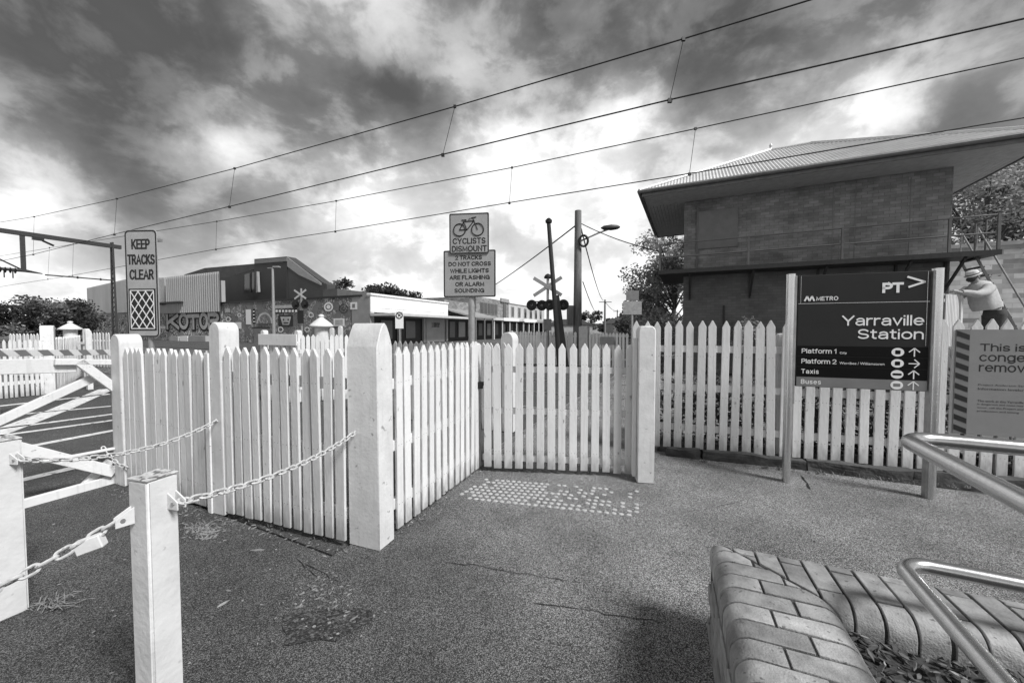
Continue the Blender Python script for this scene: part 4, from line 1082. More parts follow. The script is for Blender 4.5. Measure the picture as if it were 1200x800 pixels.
# small white fence on the platform
pf_ = at(1108, 360, 8.45)
wf = thing('picket_fence', 'short white platform fence the worker leans on', 'fence', (pf_.x, pf_.y, 1.0), math.radians(20))
for k in range(9): 
    b = MB(); b.box(k * .062, k * .062 + .036, -.01, .01, .05, 1.22); b.build('picket', 'white_paint', wf)
b = MB(); b.box(-.03, .58, .011, .04, 1.05, 1.12); b.box(-.03, .58, .011, .04, .3, .37); b.build('rail', 'white_paint', wf)
b = MB(); b.box(.56, .64, -.04, .04, 0, 1.3); b.build('post', 'white_post', wf, bevel=.004)

# ------------------------------------------------------------------ person leaning on the platform fence
def skin_mesh(name, pts, edges, radii, m, parent, root=0, sub=2):
    me = bpy.data.meshes.new(name); me.from_pydata([V(p) for p in pts], edges, []); me.update()
    o = link(name, me, m, parent)
    md = o.modifiers.new('skin', 'SKIN'); md.use_smooth_shade = True; md.branch_smoothing = .6
    sv = me.skin_vertices[0].data
    for i, r in enumerate(radii): sv[i].radius = r if isinstance(r, tuple) else (r, r)
    sv[root].use_root = True
    s = o.modifiers.new('sub', 'SUBSURF'); s.levels = sub; s.render_levels = sub
    return o
pz = 1.0
hip = at(1163, 365, 8.8); ORG = V((hip.x, 8.8, pz))
PB = lambda px, py, dy=0.0: at(px, py, 8.8) - ORG + V((0, dy, 0))
pe = thing('person', 'worker in a pale long-sleeved shirt and brimmed hat leaning forward on the platform', 'person', ORG)
hipv, sh, neck, head = PB(1165, 365), PB(1150, 339), PB(1145.5, 332.5), PB(1140.5, 324.5)
body = skin_mesh('body', [hipv, hipv.lerp(sh, .5), sh, neck, head + V((-.015, 0, -.04)), head + V((.0, 0, .05)),
                          sh + V((0, -.2, -.02)), PB(1132, 347, -.26), PB(1113, 344, -.22), PB(1107, 342, -.2),
                          sh + V((0, .2, -.02)), PB(1134, 350, .2), PB(1116, 346, .12), PB(1109, 345, .1),
                          hipv + V((0, -.1, -.08)), hipv + V((-.08, -.11, -.45)), hipv + V((.0, -.11, -.86)), hipv + V((-.16, -.12, -.91)),
                          hipv + V((0, .1, -.08)), hipv + V((-.02, .11, -.45)), hipv + V((.12, .11, -.86)), hipv + V((-.04, .12, -.91))],
                 [(0, 1), (1, 2), (2, 3), (3, 4), (4, 5), (2, 6), (6, 7), (7, 8), (8, 9), (2, 10), (10, 11), (11, 12), (12, 13), (0, 14), (14, 15), (15, 16), (16, 17), (0, 18), (18, 19), (19, 20), (20, 21)],
                 [.15, .14, .13, .06, (.092, .088), (.098, .09), .06, .045, .035, .03, .06, .045, .035, .03, .09, .06, .045, .035, .09, .06, .045, .035], 'skin', pe)
def loft(sections, n=18, wob=0.0, seed=0):
    """closed surface through elliptical rings: (centre, radius along x, radius along y, tilt about y)"""
    b = MB(); rings = []
    for c, rx, ry, tl in sections:
        ring = []
        for k in range(n):
            a = 2 * PI * k / n; v = V((rx * math.cos(a), ry * math.sin(a), 0)); v.rotate(Matrix.Rotation(tl, 3, 'Y')); v = c + v
            if wob: v += mnoise.noise_vector(V((v.x * 7, v.y * 7, v.z * 4 + seed))) * wob
            ring.append(b.bm.verts.new(v))
        rings.append(ring)
    for A, B_ in zip(rings, rings[1:]):
        for k in range(n): b.bm.faces.new((A[k], A[(k + 1) % n], B_[(k + 1) % n], B_[k]))
    b.bm.faces.new(rings[0][::-1]); b.bm.faces.new(rings[-1]); return b
tl = -.5
b = loft([(PB(1156, 361.5), .27, .21, -.25), (PB(1155, 358), .285, .22, -.28), (PB(1153, 351), .27, .215, -.35), (PB(1150.5, 344), .25, .21, -.45), (PB(1148, 338.5), .225, .225, -.55), (PB(1146, 335), .185, .21, -.6), (PB(1144, 332.3), .11, .13, -.6), (PB(1142.8, 331), .07, .075, -.6)], 22, .035, 3)
sh_o = b.build('shirt', 'shirt', pe, smooth=True)
for sgn_, pts_ in ((-1, (PB(1147, 338, -.19), PB(1139, 343, -.25), PB(1129, 346.5, -.27), PB(1121, 344.5, -.24), PB(1114.5, 343.5, -.21))), (1, (PB(1147, 338, .19), PB(1139, 345, .23), PB(1130, 349, .2), PB(1122, 347, .15), PB(1117, 346, .12)))):
    b = MB(); b.tube([p + mnoise.noise_vector(p * 9) * .015 for p in pts_], [.115, .10, .085, .068, .055], 12); b.build('sleeve', 'shirt', sh_o, smooth=True)
b = loft([(hipv + V((.02, 0, .04)), .19, .17, -.1), (hipv + V((.02, 0, -.06)), .19, .18, 0), (hipv + V((0, 0, -.16)), .15, .17, 0)], 18, .02, 5); tr_o = b.build('trousers', 'trousers', pe, smooth=True)
for dy_, kx in ((-.1, 0.0), (.1, .06)):
    b = MB(); b.tube([hipv + V((kx * .2, dy_, -.08)), hipv + V((-.06 + kx, dy_ * 1.1, -.45)), hipv + V((.0 + kx * 1.6, dy_ * 1.1, -.85))], [.12, .09, .08], 12); b.build('trouser_leg', 'trousers', tr_o, smooth=True)
b = MB(); b.lathe([(.135, -.012), (.148, 0), (.112, .014), (.108, .06), (.092, .098), (.05, .115), (.01, .118)], 20); hat = b.build('hat', 'hat_cloth', pe, head + V((-.012, 0, .045)), (0, -.42, 0), smooth=True)
b = MB(); b.lathe([(.1135, .015), (.1125, .035)], 20); b.build('hat_band', 'trousers', hat, smooth=True)
b = loft([(head + V((-.035, 0, -.105)), .05, .05, -.3), (head + V((-.045, 0, -.075)), .072, .075, -.3), (head + V((-.045, 0, -.04)), .078, .088, -.3), (head + V((-.04, 0, -.02)), .07, .09, -.3)], 14, .008, 2); b.build('beard_shade', 'hair', pe, smooth=True)  # dark beard over the lower face, added to suggest the face's shading
b = loft([(head + V((.045, 0, -.07)), .05, .07, 0), (head + V((.04, 0, -.02)), .07, .088, 0), (head + V((.035, 0, .05)), .08, .098, 0)], 14, .006, 4); b.build('hair', 'hair', pe, smooth=True)
for s_ in (-1, 1):
    b = MB(); b.lathe([(.004, -.008), (.011, 0), (.004, .008)], 8, head + V((-.094, s_ * .034, .008))); b.build('eye', 'signal_black', pe)
    b = MB(); b.lathe([(.012, -.02), (.022, 0), (.012, .025)], 8, head + V((.0, s_ * .098, -.01))); b.build('ear', 'skin', pe, smooth=True)
b = MB(); b.ext([(-.085, -.02), (-.128, -.028), (-.092, .025)], 'y', -.014, .014); b.build('nose', 'skin', pe, head, bevel=.004)
for dy in (-.2, .1):      # hands: palm and five fingers curled over the fence top
    base = (PB(1107, 342, dy) if dy < 0 else PB(1109, 345, dy)); b = MB()
    b.tube([base + V((.06, 0, .0)), base, base + V((-.04, 0, 0))], [.028, .036, .03], 8)
    for k in range(4): y = -.033 + k * .022; ln = (.055, .068, .064, .05)[k]; b.tube([base + V((-.03, y, .0)), base + V((-.03 - ln * .6, y, .004)), base + V((-.03 - ln * .8, y, -.035))], .009, 6)
    b.tube([base + V((.0, .035, -.005)), base + V((-.03, .058, -.015)), base + V((-.05, .055, -.035))], .010, 6)
    b.build('hand', 'skin', pe, smooth=True)
for s, o_f in ((-1, V((-.05, -.115, -.925))), (1, V((.07, .115, -.925)))):
    b = MB(); b.ext([(-.16, -.03), (.09, -.03), (.09, .06), (.0, .07), (-.14, .02)], 'y', -.045, .045); b.build('boot', 'signal_black', pe, hipv + o_f - V((0, 0, hipv.z - .925 - .03)), bevel=.012, smooth=True)

# ------------------------------------------------------------------ crossing signals, poles, lamps
def crossbuck(px, Z, ztop_px, label, scale=1.0, lights=True, base_z=0.0):
    l = at(px, ztop_px, Z); t = thing('crossing_signal', label, 'railway signal', (l.x, l.y, base_z), math.radians(-14), 'railway crossing signals')
    H = l.z - base_z
    b = MB(); b.tube([(0, 0, 0), (0, 0, H + .35)], .055, 12); b.build('mast', 'galvanised', t, smooth=True)
    for s in (-1, 1):
        b = MB(); c = math.cos(.56) * .62 * scale; sn = math.sin(.56) * .62 * scale
        b.bar((-c, -.075 - .012 * (s > 0), H + s * sn), (c, -.075 - .012 * (s > 0), H - s * sn), .13 * scale, .01, V((0, 1, 0))); o = b.build('cross_board', 'galvanised' if lights else 'shop_stucco', t)
    if lights:
        zl = H - .68 * scale
        b = MB(); b.tube([(-.6, -.06, zl + .14), (.62, -.06, zl + .14)], .025, 8); b.build('cross_arm', 'steel_dark', t)
        for x, y in ((-.62, -.1), (-.25, .12), (.10, -.1), (.62, .0)):
            b = MB(); b.lathe([(.215, -.03), (.215, -.045), (.2, -.05)], 22, (x, y, zl), 'y'); hd_ = b.build('light_backplate', 'signal_black', t)
            b = MB(); b.lathe([(.15, -.052), (.15, -.11), (.135, -.11), (.13, -.07)], 16, (x, y, zl), 'y'); b.build('hood', 'signal_black', hd_)
            b = MB(); b.lathe([(.12, -.053), (.115, -.062), (.05, -.07)], 16, (x, y, zl), 'y'); b.build('lens', 'signal_glass', hd_, smooth=True)
            b = MB(); b.lathe([(.13, -.028), (.12, .12), (.06, .14)], 14, (x, y, zl), 'y'); b.build('housing', 'signal_black', hd_)
        b = MB(); b.box(-.16, .16, -.09, -.07, zl - 1.0, zl - .55); b.build('plate', 'sign_back', t)
        b = MB(); b.lathe([(.14, 0), (.16, .05), (.1, .14), (.03, .18)], 14, (0, 0, H + .33)); b.build('bell', 'signal_black', t, smooth=True)
    else:
        zl = H - .75 * scale
        for x in (-.32, .32):
            b = MB(); b.lathe([(.26, -.03), (.26, -.05)], 18, (x, -.06, zl), 'y'); hd_ = b.build('light_backplate', 'signal_black', t)
            b = MB(); b.lathe([(.13, -.052), (.13, -.2)], 12, (x, -.06, zl), 'y'); b.build('hood', 'signal_black', hd_)
        b = MB(); b.box(-.2, .2, -.1, -.06, zl - 1.1, zl - .35); b.build('plate', 'signal_black', t)
    return t
crossbuck(642, 14.9, 336, 'railway crossing signal with crossed boards and black lamps beside the dark leaning pole', 1.06)
crossbuck(353, 22, 345, 'distant railway crossing signal with pale crossed boards in front of the mural wall', .78, False)
# dark leaning pole and strut
Zd = 14.2; pA_, pB_ = at(656, 430, Zd), at(643, 262, Zd)
t = thing('leaning_pole', 'dark leaning steel pole standing in front of the crossing signal', 'pole', (pA_.x, pA_.y, 0))
off = V((pA_.x, pA_.y, 0))
b = MB(); bot = pA_ + (pA_ - pB_) * (pA_.z / (pB_ - pA_).z); b.tube([V((bot.x, bot.y, -.02)) - off, pB_ - off], [.10, .075], 12); b.build('shaft', 'timber_dark', t, smooth=True)
b = MB(); b.lathe([(.06, 0), (.12, .03), (.13, .12), (.05, .2)], 12, pB_ - off); b.build('pole_cap', 'signal_black', t, smooth=True)
q1_, q2_ = at(661, 430, Zd + .2), at(652, 346, Zd + .2)
b = MB(); b.bar(V((q1_.x + .08, q1_.y, 0)) - off, q2_ - off, .2, .12, V((0, 1, 0))); b.build('strut', 'timber_dark', t)
# timber power pole with lamp
def power_pole(px, py_top, Z, r0, r1, label, lamp=False, arm=None):
    l = at(px, py_top, Z); t = thing('power_pole', label, 'power pole', (l.x, l.y, 0), 0, 'timber power poles')
    b = MB(); b.tube([(0, 0, -.02), (0, 0, l.z)], [r0, r1], 14); b.build('shaft', 'timber_pole', t, smooth=True)
    if arm:
        for z, w in arm: b2 = MB(); b2.box(-w / 2, w / 2, -r1 - .1, -r1, l.z - z - .05, l.z - z + .05); b2.build('cross_arm', 'timber_dark', t)
    return t, l
t, l = power_pole(677.5, 247, 15.6, .19, .135, 'thick timber power pole carrying a street lamp behind the far fence', True)
lz = lambda py: at(677, py, 15.6).z
lx = lambda px: (at(px, 300, 15.6).x - l.x)
b = MB(); b.tube([(.1, -.1, lz(283)), (lx(700), -.12, lz(274)), (lx(711), -.12, lz(270))], .035, 8); b.build('lamp_arm', 'galvanised', t)
b = MB(); b.lathe([(.02, -.42), (.09, -.3), (.12, 0), (.09, .25), (.03, .36)], 12); b.build('lamp_head', 'steel_dark', t, (lx(715), -.12, lz(267.5)), (0, PI / 2 - .05, 0), smooth=True)
b = MB(); b.tube([(.2 + .17 * math.cos(2 * PI * k / 18), -.2, lz(283.5) + .22 * math.sin(2 * PI * k / 18)) for k in range(18)], .05, 6, closed=True); b.build('cable_coil', 'signal_black', t)
b = MB(); b.box(-.42, -.2, -.2, .2, 1.6, 2.4); b.build('equipment_box', 'timber_pole', t)
power_pole(709, 351, 60, .18, .13, 'distant timber power pole far down the street', arm=((.4, 2.0),))
power_pole(723.5, 363, 95, .18, .13, 'farthest small power pole down the street', arm=((.4, 2.2),))
# back of a road sign near the tree
l = at(741.5, 340, 11.8); t = thing('road_sign', 'pale back of a double road sign beside the signal box tree', 'sign', (l.x, l.y, 0), math.radians(-5))
b = MB(); b.tube([(0, 0.04, 0), (0, 0.04, l.z)], .035, 10); b.build('pole', 'galvanised', t)
zz = lambda py: at(741, py, 11.8).z
b = MB(); b.box(-.2, .19, -.0, .01, zz(352), zz(340.5)); b.build('upper_plate', 'sign_back', t)
b = MB(); b.box(-.29, .28, -.004, .006, zz(368.5), zz(352.8)); b.build('lower_plate', 'galvanised', t)
# no-right-turn sign in front of the shop
l = at(468, 371, 16); t = thing('road_sign', 'small no right turn sign in front of the white shop', 'sign', (l.x, l.y, 0), math.radians(5))
b = MB(); b.tube([(0, .03, 0), (0, .03, l.z)], .03, 8); b.build('pole', 'galvanised', t)
b = MB(); b.box(-.17, .17, -.01, 0, l.z - .5, l.z + .22); b.build('plate', 'print_white', t)
b = MB(); b.tube([(.13 * math.cos(2 * PI * k / 20), -.014, l.z + .06 + .13 * math.sin(2 * PI * k / 20)) for k in range(20)], .02, 5, closed=True); b.build('ring', 'print_black', t)
b = MB(); b.bar((-.09, -.014, l.z + .15), (.09, -.014, l.z - .03), .03, .004, V((0, 1, 0))); b.bar((-.03, -.016, l.z), (-.03, -.016, l.z + .1), .03, .004, V((0, 1, 0))); b.bar((-.03, -.018, l.z + .09), (.06, -.018, l.z + .09), .03, .004, V((0, 1, 0))); b.build('arrow', 'print_black', t)
# far street light in front of the dark building
l = at(319.5, 314, 26); t = thing('street_lamp', 'slim grey street lamp in front of the dark gabled building', 'street lamp', (l.x, l.y, 0))
b = MB(); b.tube([(0, 0, 0), (0, 0, l.z)], [.12, .07], 10); b.build('pole', 'galvanised', t, smooth=True)
b = MB(); b.tube([(-.35, 0, l.z - .02), (.3, 0, l.z + .02)], .04, 6); b.build('arm', 'galvanised', t)
b = MB(); b.box(.05, .5, -.12, .12, l.z + .02, l.z + .12); b.build('lamp_head', 'galvanised', t, bevel=.02)

# ------------------------------------------------------------------ overhead line equipment
def wire_pts(pl_, p): return [onp(x, y, p) for x, y in pl_]
def extend(pts, k0, k1):
    return [pts[0] + (pts[0] - pts[1]).normalized() * k0] + pts + [pts[-1] + (pts[-1] - pts[-2]).normalized() * k1]
def ole(label, p, cat_px, con_px, drops, r):
    t = thing('overhead_line', label, 'overhead wire', onp(*cat_px[0], p), 0, 'overhead railway wires'); o0 = V(t.location)
    b = MB(); b.tube([v - o0 for v in extend(wire_pts(cat_px, p), 14, 22)], r, 6); b.build('catenary_wire', 'wire', t)
    b = MB(); b.tube([v - o0 for v in extend(wire_pts(con_px, p), 14, 22)], r * 1.05, 6); b.build('contact_wire', 'wire', t)
    for (xa, ya), (xb, yb) in drops:
        u, w = onp(xa, ya, p) - o0, onp(xb, yb, p) - o0
        b = MB(); b.tube([u, w], r * .5, 5); d_ = b.build('dropper', 'wire', t)
        b = MB(); b.box(-.035, .035, -.02, .02, -.05, .02); b.build('clip', 'insulator', d_, w); b = MB(); b.box(-.03, .03, -.02, .02, -.03, .03); b.build('clip', 'insulator', d_, u)
ole('nearer overhead catenary and contact wire crossing the upper sky', 7.15,
    [(0, 260.5), (40, 254), (137, 233), (275, 197.5), (533, 125), (800, 46), (950, 0)],
    [(0, 306), (39, 298), (134, 274.5), (269, 242), (519, 181), (785, 117), (1200, 22)],
    [((40, 254), (39, 298)), ((137, 233), (134, 274.5)), ((275, 197.5), (269, 242)), ((533, 125), (519, 181)), ((801, 46), (785, 117))], .012)
ole('farther overhead catenary and contact wire passing in front of the signal box roof', 10.72,
    [(25, 296), (100, 284), (254, 259.5), (394, 235.5), (600, 196.5), (815, 151), (1200, 68)],
    [(0, 336), (86, 322.5), (253, 292), (393, 271), (597, 237.5), (808, 203.5), (1200, 138)],
    [((254, 259.5), (253, 292)), ((394, 235.5), (393, 271)), ((600, 196.5), (597, 237.5)), ((815, 151), (808, 203.5)), ((58, 290), (56, 327)), ((86, 286), (85, 322.6))], .013)
# portal mast and beam
pm = 13.0; top = onp(131, 284, pm); base = V((top.x, top.y, 0)); H_ = top.z
pt_ = thing('overhead_gantry', 'steel overhead line gantry with lattice mast at the far left', 'gantry', base, TH)
wl = lambda z: .40 - .26 * z / H_
for s in (-1, 1):
    b = MB(); b.bar((s * wl(0) - .02, 0, 0), (s * wl(H_) , 0, H_), .10, .10, V((0, 1, 0))); b.build('mast_leg', 'steel_dark', pt_)
nz = 22
for k in range(nz):
    za, zb = H_ * k / nz, H_ * (k + 1) / nz; s = 1 if k % 2 else -1
    b = MB(); b.bar((s * wl(za), 0, za), (-s * wl(zb), 0, zb), .045, .045, V((0, 1, 0))); b.build('lattice_bar', 'steel_dark', pt_)
zb_ = onp(131, 288.5, pm).z
b = MB(); b.box(-.13, .13, -10.5, .5, zb_ - .14, zb_ + .14); b.build('beam', 'steel_dark', pt_)
b = MB(); b.box(-.18, .18, -10.7, -10.35, 0, zb_ + .3); b.build('far_mast', 'steel_dark', pt_)
# hanging tube with insulators over the near track
def on_beam(px, z):       # beam is the line q = top.q ; return local p offset for pixel column px
    q = toqp(base).x; d = ray(px, 300); k_ = q / V((d.x, d.y, 0)).dot(T2); w = V((d.x, d.y, 0)) * k_; return w.dot(N2) - pm, w.y
yl, Zl = on_beam(27, 0)
zlow = at(29, 318, Zl).z
b = MB(); b.bar((0, yl, zb_ - .1), (0, yl, zlow), .2, .2, V((0, 1, 0))); b.build('drop_post', 'steel_dark', pt_)
b = MB(); b.tube([(0, yl + .8, zlow - .05), (0, yl + .1, zlow + .05), (0, yl - 1.6, zlow + .05)], [.03, .1, .1], 8); b.build('registration_arm', 'steel_dark', pt_)
b = MB(); b.tube([(0, yl - .1, zlow + .12), (0, yl - 1.5, zlow + 1.0)], .05, 6); b.build('stay', 'steel_dark', pt_)
for k in range(5):
    b = MB(); b.lathe([(.06, -.05), (.16, -.03), (.2, 0), (.16, .03), (.06, .05)], 12, (0, yl - .35 - k * .2, zlow + .0), 'y'); b.build('insulator', 'insulator', pt_, smooth=True)
for k in range(3):
    b = MB(); b.tube([(0, yl - .45 - k * .35, zlow), (0, yl - .45 - k * .35, zlow - .5)], .03, 6); b.build('clamp', 'insulator', pt_)
yk, Zk_ = on_beam(48, 0); zk = zb_ - .2
b = MB(); b.box(-.12, .12, yk - .35, yk + .15, zk - .12, zk + .1); b.tube([(0, yk + .1, zk - .1), (0, yk + .6, zk - .35)], .07, 6); b.build('beam_clamp', 'insulator', pt_)
ym_, Zm = on_beam(52, 0)
za, zc2 = at(52, 322, Zm).z, onp(137, 328, pm).z
b = MB(); b.tube([(0, 0, zc2), (0, ym_, za)], .05, 6); b.build('cantilever_tube', 'steel_dark', pt_)
for f_ in (.2, .55): b = MB(); b.lathe([(.05, -.06), (.1, 0), (.05, .06)], 8, (0, ym_ * f_, zc2 + (za - zc2) * f_), 'y'); b.build('insulator', 'insulator', pt_)
# service cables at the power pole
pole_top = at(677.5, 263, 15.6)
def cable(pts, r, label):
    o0 = pts[0]; b = MB(); b.tube([p - o0 for p in pts], r, 5); o = b.build('service_cable', 'wire', loc=o0); return tag(o, label, 'cable', 'service cables')
def sagline(a, c, s, n=14): return [a.lerp(c, k / n) - V((0, 0, s * 4 * (k / n) * (1 - k / n))) for k in range(n + 1)]
cable(sagline(at(675, 264, 15.5), at(560, 346, 36), .15), .03, 'thick dark cable running down left from the timber power pole to the shops')
cable(sagline(at(681, 262, 15.6), onp(779, 296, 14.6), .12), .018, 'cable from the timber power pole to the signal box eave')
cable(sagline(at(681, 268, 15.6), at(707, 352, 58), .6), .03, 'slack cable running from the power pole down the street')
cable(sagline(at(683, 330, 15.6), at(700, 368, 40), .25), .02, 'low slack cable right of the power pole')
cable(sagline(at(709, 353, 60), at(723, 364, 95), .5), .04, 'cable between the two distant power poles')

# ------------------------------------------------------------------ buildings across the tracks
PB_ = 24.0
def wallpoly(name, px, p, depth, m, parent, org):
    """front outline measured on the vertical plane at distance p across the tracks, given real depth behind it"""
    pts = [toqp(onp(x, y, p)) - org for x, y in px]
    b = MB(); b.ext([(v.x, v.z) for v in pts], 'y', pts[0].y, pts[0].y + depth); return b.build(name, m, parent)
def base_thing(name, label, px, p):
    v = toqp(onp(px, 385, p)); v.z = 0; return thing(name, label, 'building', qp(v.x, v.y), TH), v
def drop(px, p, org): return toqp(onp(px, 385, p)).x - org.x
# corrugated warehouse, ribs as real folds
wh, og = base_thing('warehouse', 'pale corrugated iron warehouse with a graffitied lower wall', 102, PB_)
def ribbed(px0, px1, pyt0, pyt1, pyb, p, name, m, pitch=.28, amp=.035):
    a, c = toqp(onp(px0, pyt0, p)) - og, toqp(onp(px1, pyt1, p)) - og; zb = (toqp(onp(px1, pyb, p)) - og).z
    n = int((c.x - a.x) / (pitch / 4)); b = MB(); prev = None
    for i in range(n + 1):
        x = a.x + (c.x - a.x) * i / n; zt = a.z + (c.z - a.z) * i / n; y = a.y + (amp if (i // 2) % 2 else -amp)
        pr_ = (b.bm.verts.new((x, y, zb)), b.bm.verts.new((x, y, zt)))
        if prev: b.bm.faces.new((prev[0], pr_[0], pr_[1], prev[1]))
        prev = pr_
    return b.build(name, m, wh)
ribbed(102, 148, 337.5, 327, 366, PB_, 'wall_sheeting', 'corrugated_dark'); ribbed(148, 193, 327, 325, 366, PB_, 'wall_sheeting', 'corrugated'); ribbed(194, 257, 325, 318, 365, PB_ - .4, 'wall_sheeting', 'corrugated', .45, .05)
xR = drop(257, PB_ - .4, og); x0_ = 0.0
zt_ = (toqp(onp(257, 365, PB_))).z
b = MB(); b.box(0, xR - .02, -.1, .6, 0, zt_ + .05); b.build('lower_wall', 'tagged_wall', wh)
b = MB(); zr_ = toqp(onp(257, 320, PB_)).z; b.box(.1, xR - .4, .1, .5, 0, zr_ - .8); b.build('body', 'corrugated_dark', wh)
zg = lambda py: toqp(onp(225, py, PB_)).z
xg = lambda px: drop(px, PB_ - .2, og)
b = MB(); b.box(xg(186), xg(219), -.9, -.0, zg(354.5), zg(353)); b.build('canopy', 'steel_dark', wh)
b = MB(); b.box(xg(187), xg(214), -.14, -.1, zg(366), zg(356)); b.build('panel', 'corrugated', wh)
# graffiti lettering painted on the wall
for i, (ch, xa, xb) in enumerate((('K', 194.5, 210), ('O', 209, 221), ('T', 219, 234), ('O', 233, 244), ('R', 243, 257.5))):
    xa_, xb_ = xg(xa), xg(xb); zt1, zb1 = zg(366.5) + .1 * math.sin(i * 2.3), zg(386.5)
    o = link('graffiti_letter', strokes_mesh(ch, xa_ - .2, xb_ + .2, zb1 - .2, zt1 + .2, .86), 'print_black', wh, (0, -.115 - .006 * i, 0))
    link('letter_fill', strokes_mesh(ch, xa_ + .06, xb_ - .06, zb1 + .06, zt1 - .06, .44), 'graffiti_fill', o, (0, -.06 + .006 * i, 0))
b = MB(); b.box(xg(209), xg(219), -1.1, -.2, 0, zg(394)); b.build('crate', 'corrugated', wh); b = MB(); b.box(xg(220), xg(229), -1.0, -.2, 0, zg(393.5)); b.build('skip_bin', 'shop_white', wh)
b = MB(); b.box(xg(230), xg(250), -1.0, -.2, 0, zg(393)); b.build('container', 'corrugated_dark', wh)
# mural building
mu, og = base_thing('mural_building', 'low grey building covered with a painted mural', 257, PB_)
xm1 = drop(434, PB_, og); ztop = 4.25
b = MB(); b.box(0, xm1 - 2.3, 0, 6, 0, ztop); b.build('wall', 'mural', mu)
b = MB(); b.box(-.1, xm1 - 1.0, -.08, .1, ztop + .002, ztop + .16); b.build('parapet_capping', 'print_black', mu)
b = MB(); b.box(xm1 - 2.2, xm1 + .004, -.02, .3, 0, ztop - .01); b.build('corner_pier', 'shop_grey', mu)
xg = lambda px: drop(px, PB_ - .03, og)
zg = lambda px, py: onp(px, py, PB_ - .03).z
def ring(px, py, r0, r1, m):
    b = MB(); c = (xg(px), zg(px, py)); n = 24; k = abs(xg(px + 1) - xg(px - 1)) / 2; kz = abs(zg(px, py) - zg(px, py + 1))
    o_ = [(c[0] + r1 * k * math.cos(2 * PI * i / n), c[1] + r1 * kz * math.sin(2 * PI * i / n)) for i in range(n)]; i_ = [(c[0] + r0 * k * math.cos(2 * PI * i / n), c[1] + r0 * kz * math.sin(2 * PI * i / n)) for i in range(n)]
    return frame('painted_ring', o_, i_, -.045, m, mu)
ring(385.5, 359.5, 3.6, 5.4, 'print_white'); ring(385.5, 359.5, 0.2, 2.4, 'print_white'); ring(403, 361.5, 4.6, 5.4, 'print_black'); ring(403, 361.5, 1.4, 2.2, 'print_black')
def patch_rect(x0, x1, y0, y1, m, y=-.04, name='painted_panel', par=None):
    b = MB(); b.box(xg(x0), xg(x1), y, y + .006, zg((x0 + x1) / 2, y1), zg((x0 + x1) / 2, y0)); return b.build(name, m, par or mu)
patch_rect(411, 419, 354, 362.5, 'print_white'); patch_rect(413.3, 416.6, 356, 360.5, 'panel_grey', -.05)
patch_rect(326.5, 343.5, 369, 382, 'print_black')
b = MB(); b.ext([(xg(329), zg(329, 371)), (xg(341.5), zg(341, 371)), (xg(339), zg(339, 380.5)), (xg(331.5), zg(331, 380.5))], 'y', -.055, -.045); b.build('painted_face', 'graffiti_fill', mu)
for k, (x, w) in enumerate(((332, 1.6), (337.5, 1.6))): patch_rect(x, x + w, 373.5, 375.5, 'print_black', -.065)
patch_rect(333, 338.5, 377.5, 379, 'print_black', -.065)
patch_rect(288.5, 294.5, 362.5, 380, 'print_white'); patch_rect(296.8, 299.2, 362, 379, 'panel_black')
for y in (364, 368, 372, 376): patch_rect(297.2, 298.8, y, y + 1.6, 'print_white', -.05)
patch_rect(264, 270, 361.5, 366, 'graffiti_fill'); patch_rect(276, 283, 377.5, 385, 'print_white'); patch_rect(319, 349, 357.5, 361, 'graffiti_fill'); patch_rect(322, 350, 362.3, 366.2, 'panel_black')
for k in range(7): patch_rect(323.5 + k * 3.8, 326 + k * 3.8, 363, 365.6, 'print_white', -.05)
patch_rect(297, 319, 383, 384.6, 'print_black', -.2, 'door_lintel'); patch_rect(297.5, 317.5, 384.7, 408, 'box_panel', -.06, 'roller_door')
patch_rect(391, 404, 373, 382, 'print_white'); patch_rect(393, 402, 374.5, 380.5, 'graffiti_fill', -.05)
b = MB(); n = 18
for rr, m_ in ((9.0, 'graffiti_fill'), (7.6, 'mural')):
    b = MB(); b.ext([(xg(310.5 + rr * math.cos(PI * i / n)), zg(310, 379 - rr * 1.45 * math.sin(PI * i / n))) for i in range(n + 1)], 'y', -.05 - (9 - rr) * .006, -.04 - (9 - rr) * .006); b.build('painted_arch', m_, mu)
for (x, y, r) in ((281, 369, 3), (365, 369, 4), (360, 386, 4), (268, 374, 4), (329, 386, 4.4), (372, 384, 3.5)): ring(x, y, r * .5, r * .75, random.choice(['print_white', 'graffiti_fill', 'print_black']))
# dark gabled building behind
pd = 31.0
dk, og = base_thing('dark_building', 'dark clad building with a skillion roof and stepped gable', 217, pd)
wallpoly('side_wall', [(256, 390), (300, 390), (300, 315.5), (268, 324.5), (256, 325)], pd + .3, 9, 'dark_cladding', dk, og)
wallpoly('roof_slab', [(215, 322), (240, 314), (298, 309), (300, 315), (268, 324.5), (256, 325), (240, 325)], pd + .8, 9, 'house_roof', dk, og)
wallpoly('front_block', [(298, 390), (336, 390), (336, 300.5), (298, 303.5)], pd - .2, 1.2, 'dark_cladding', dk, og)
wallpoly('gable_block', [(336.2, 390), (383, 390), (383, 333), (377, 330), (336.2, 300.5)], pd - .1, 1.2, 'dark_cladding_side', dk, og)
wallpoly('gable_band', [(336.4, 312), (336.4, 301), (376, 331.5), (376, 334), (350, 322)], pd - .2, .08, 'shop_grey', dk, og)
wallpoly('parapet_band', [(298, 309), (336, 306), (336, 301.5), (298, 304.5)], pd - .3, .08, 'box_panel', dk, og)
w_ = wallpoly('window', [(286.5, 341), (300, 342), (300, 318), (286.5, 321.5)], pd + .2, .08, 'window_dark', dk, og)
wallpoly('window_frame', [(292.4, 342), (293.2, 342), (293.2, 319), (292.4, 319.3)], pd + .1, .08, 'dark_cladding_side', w_, og - V((0, 0, 0)))
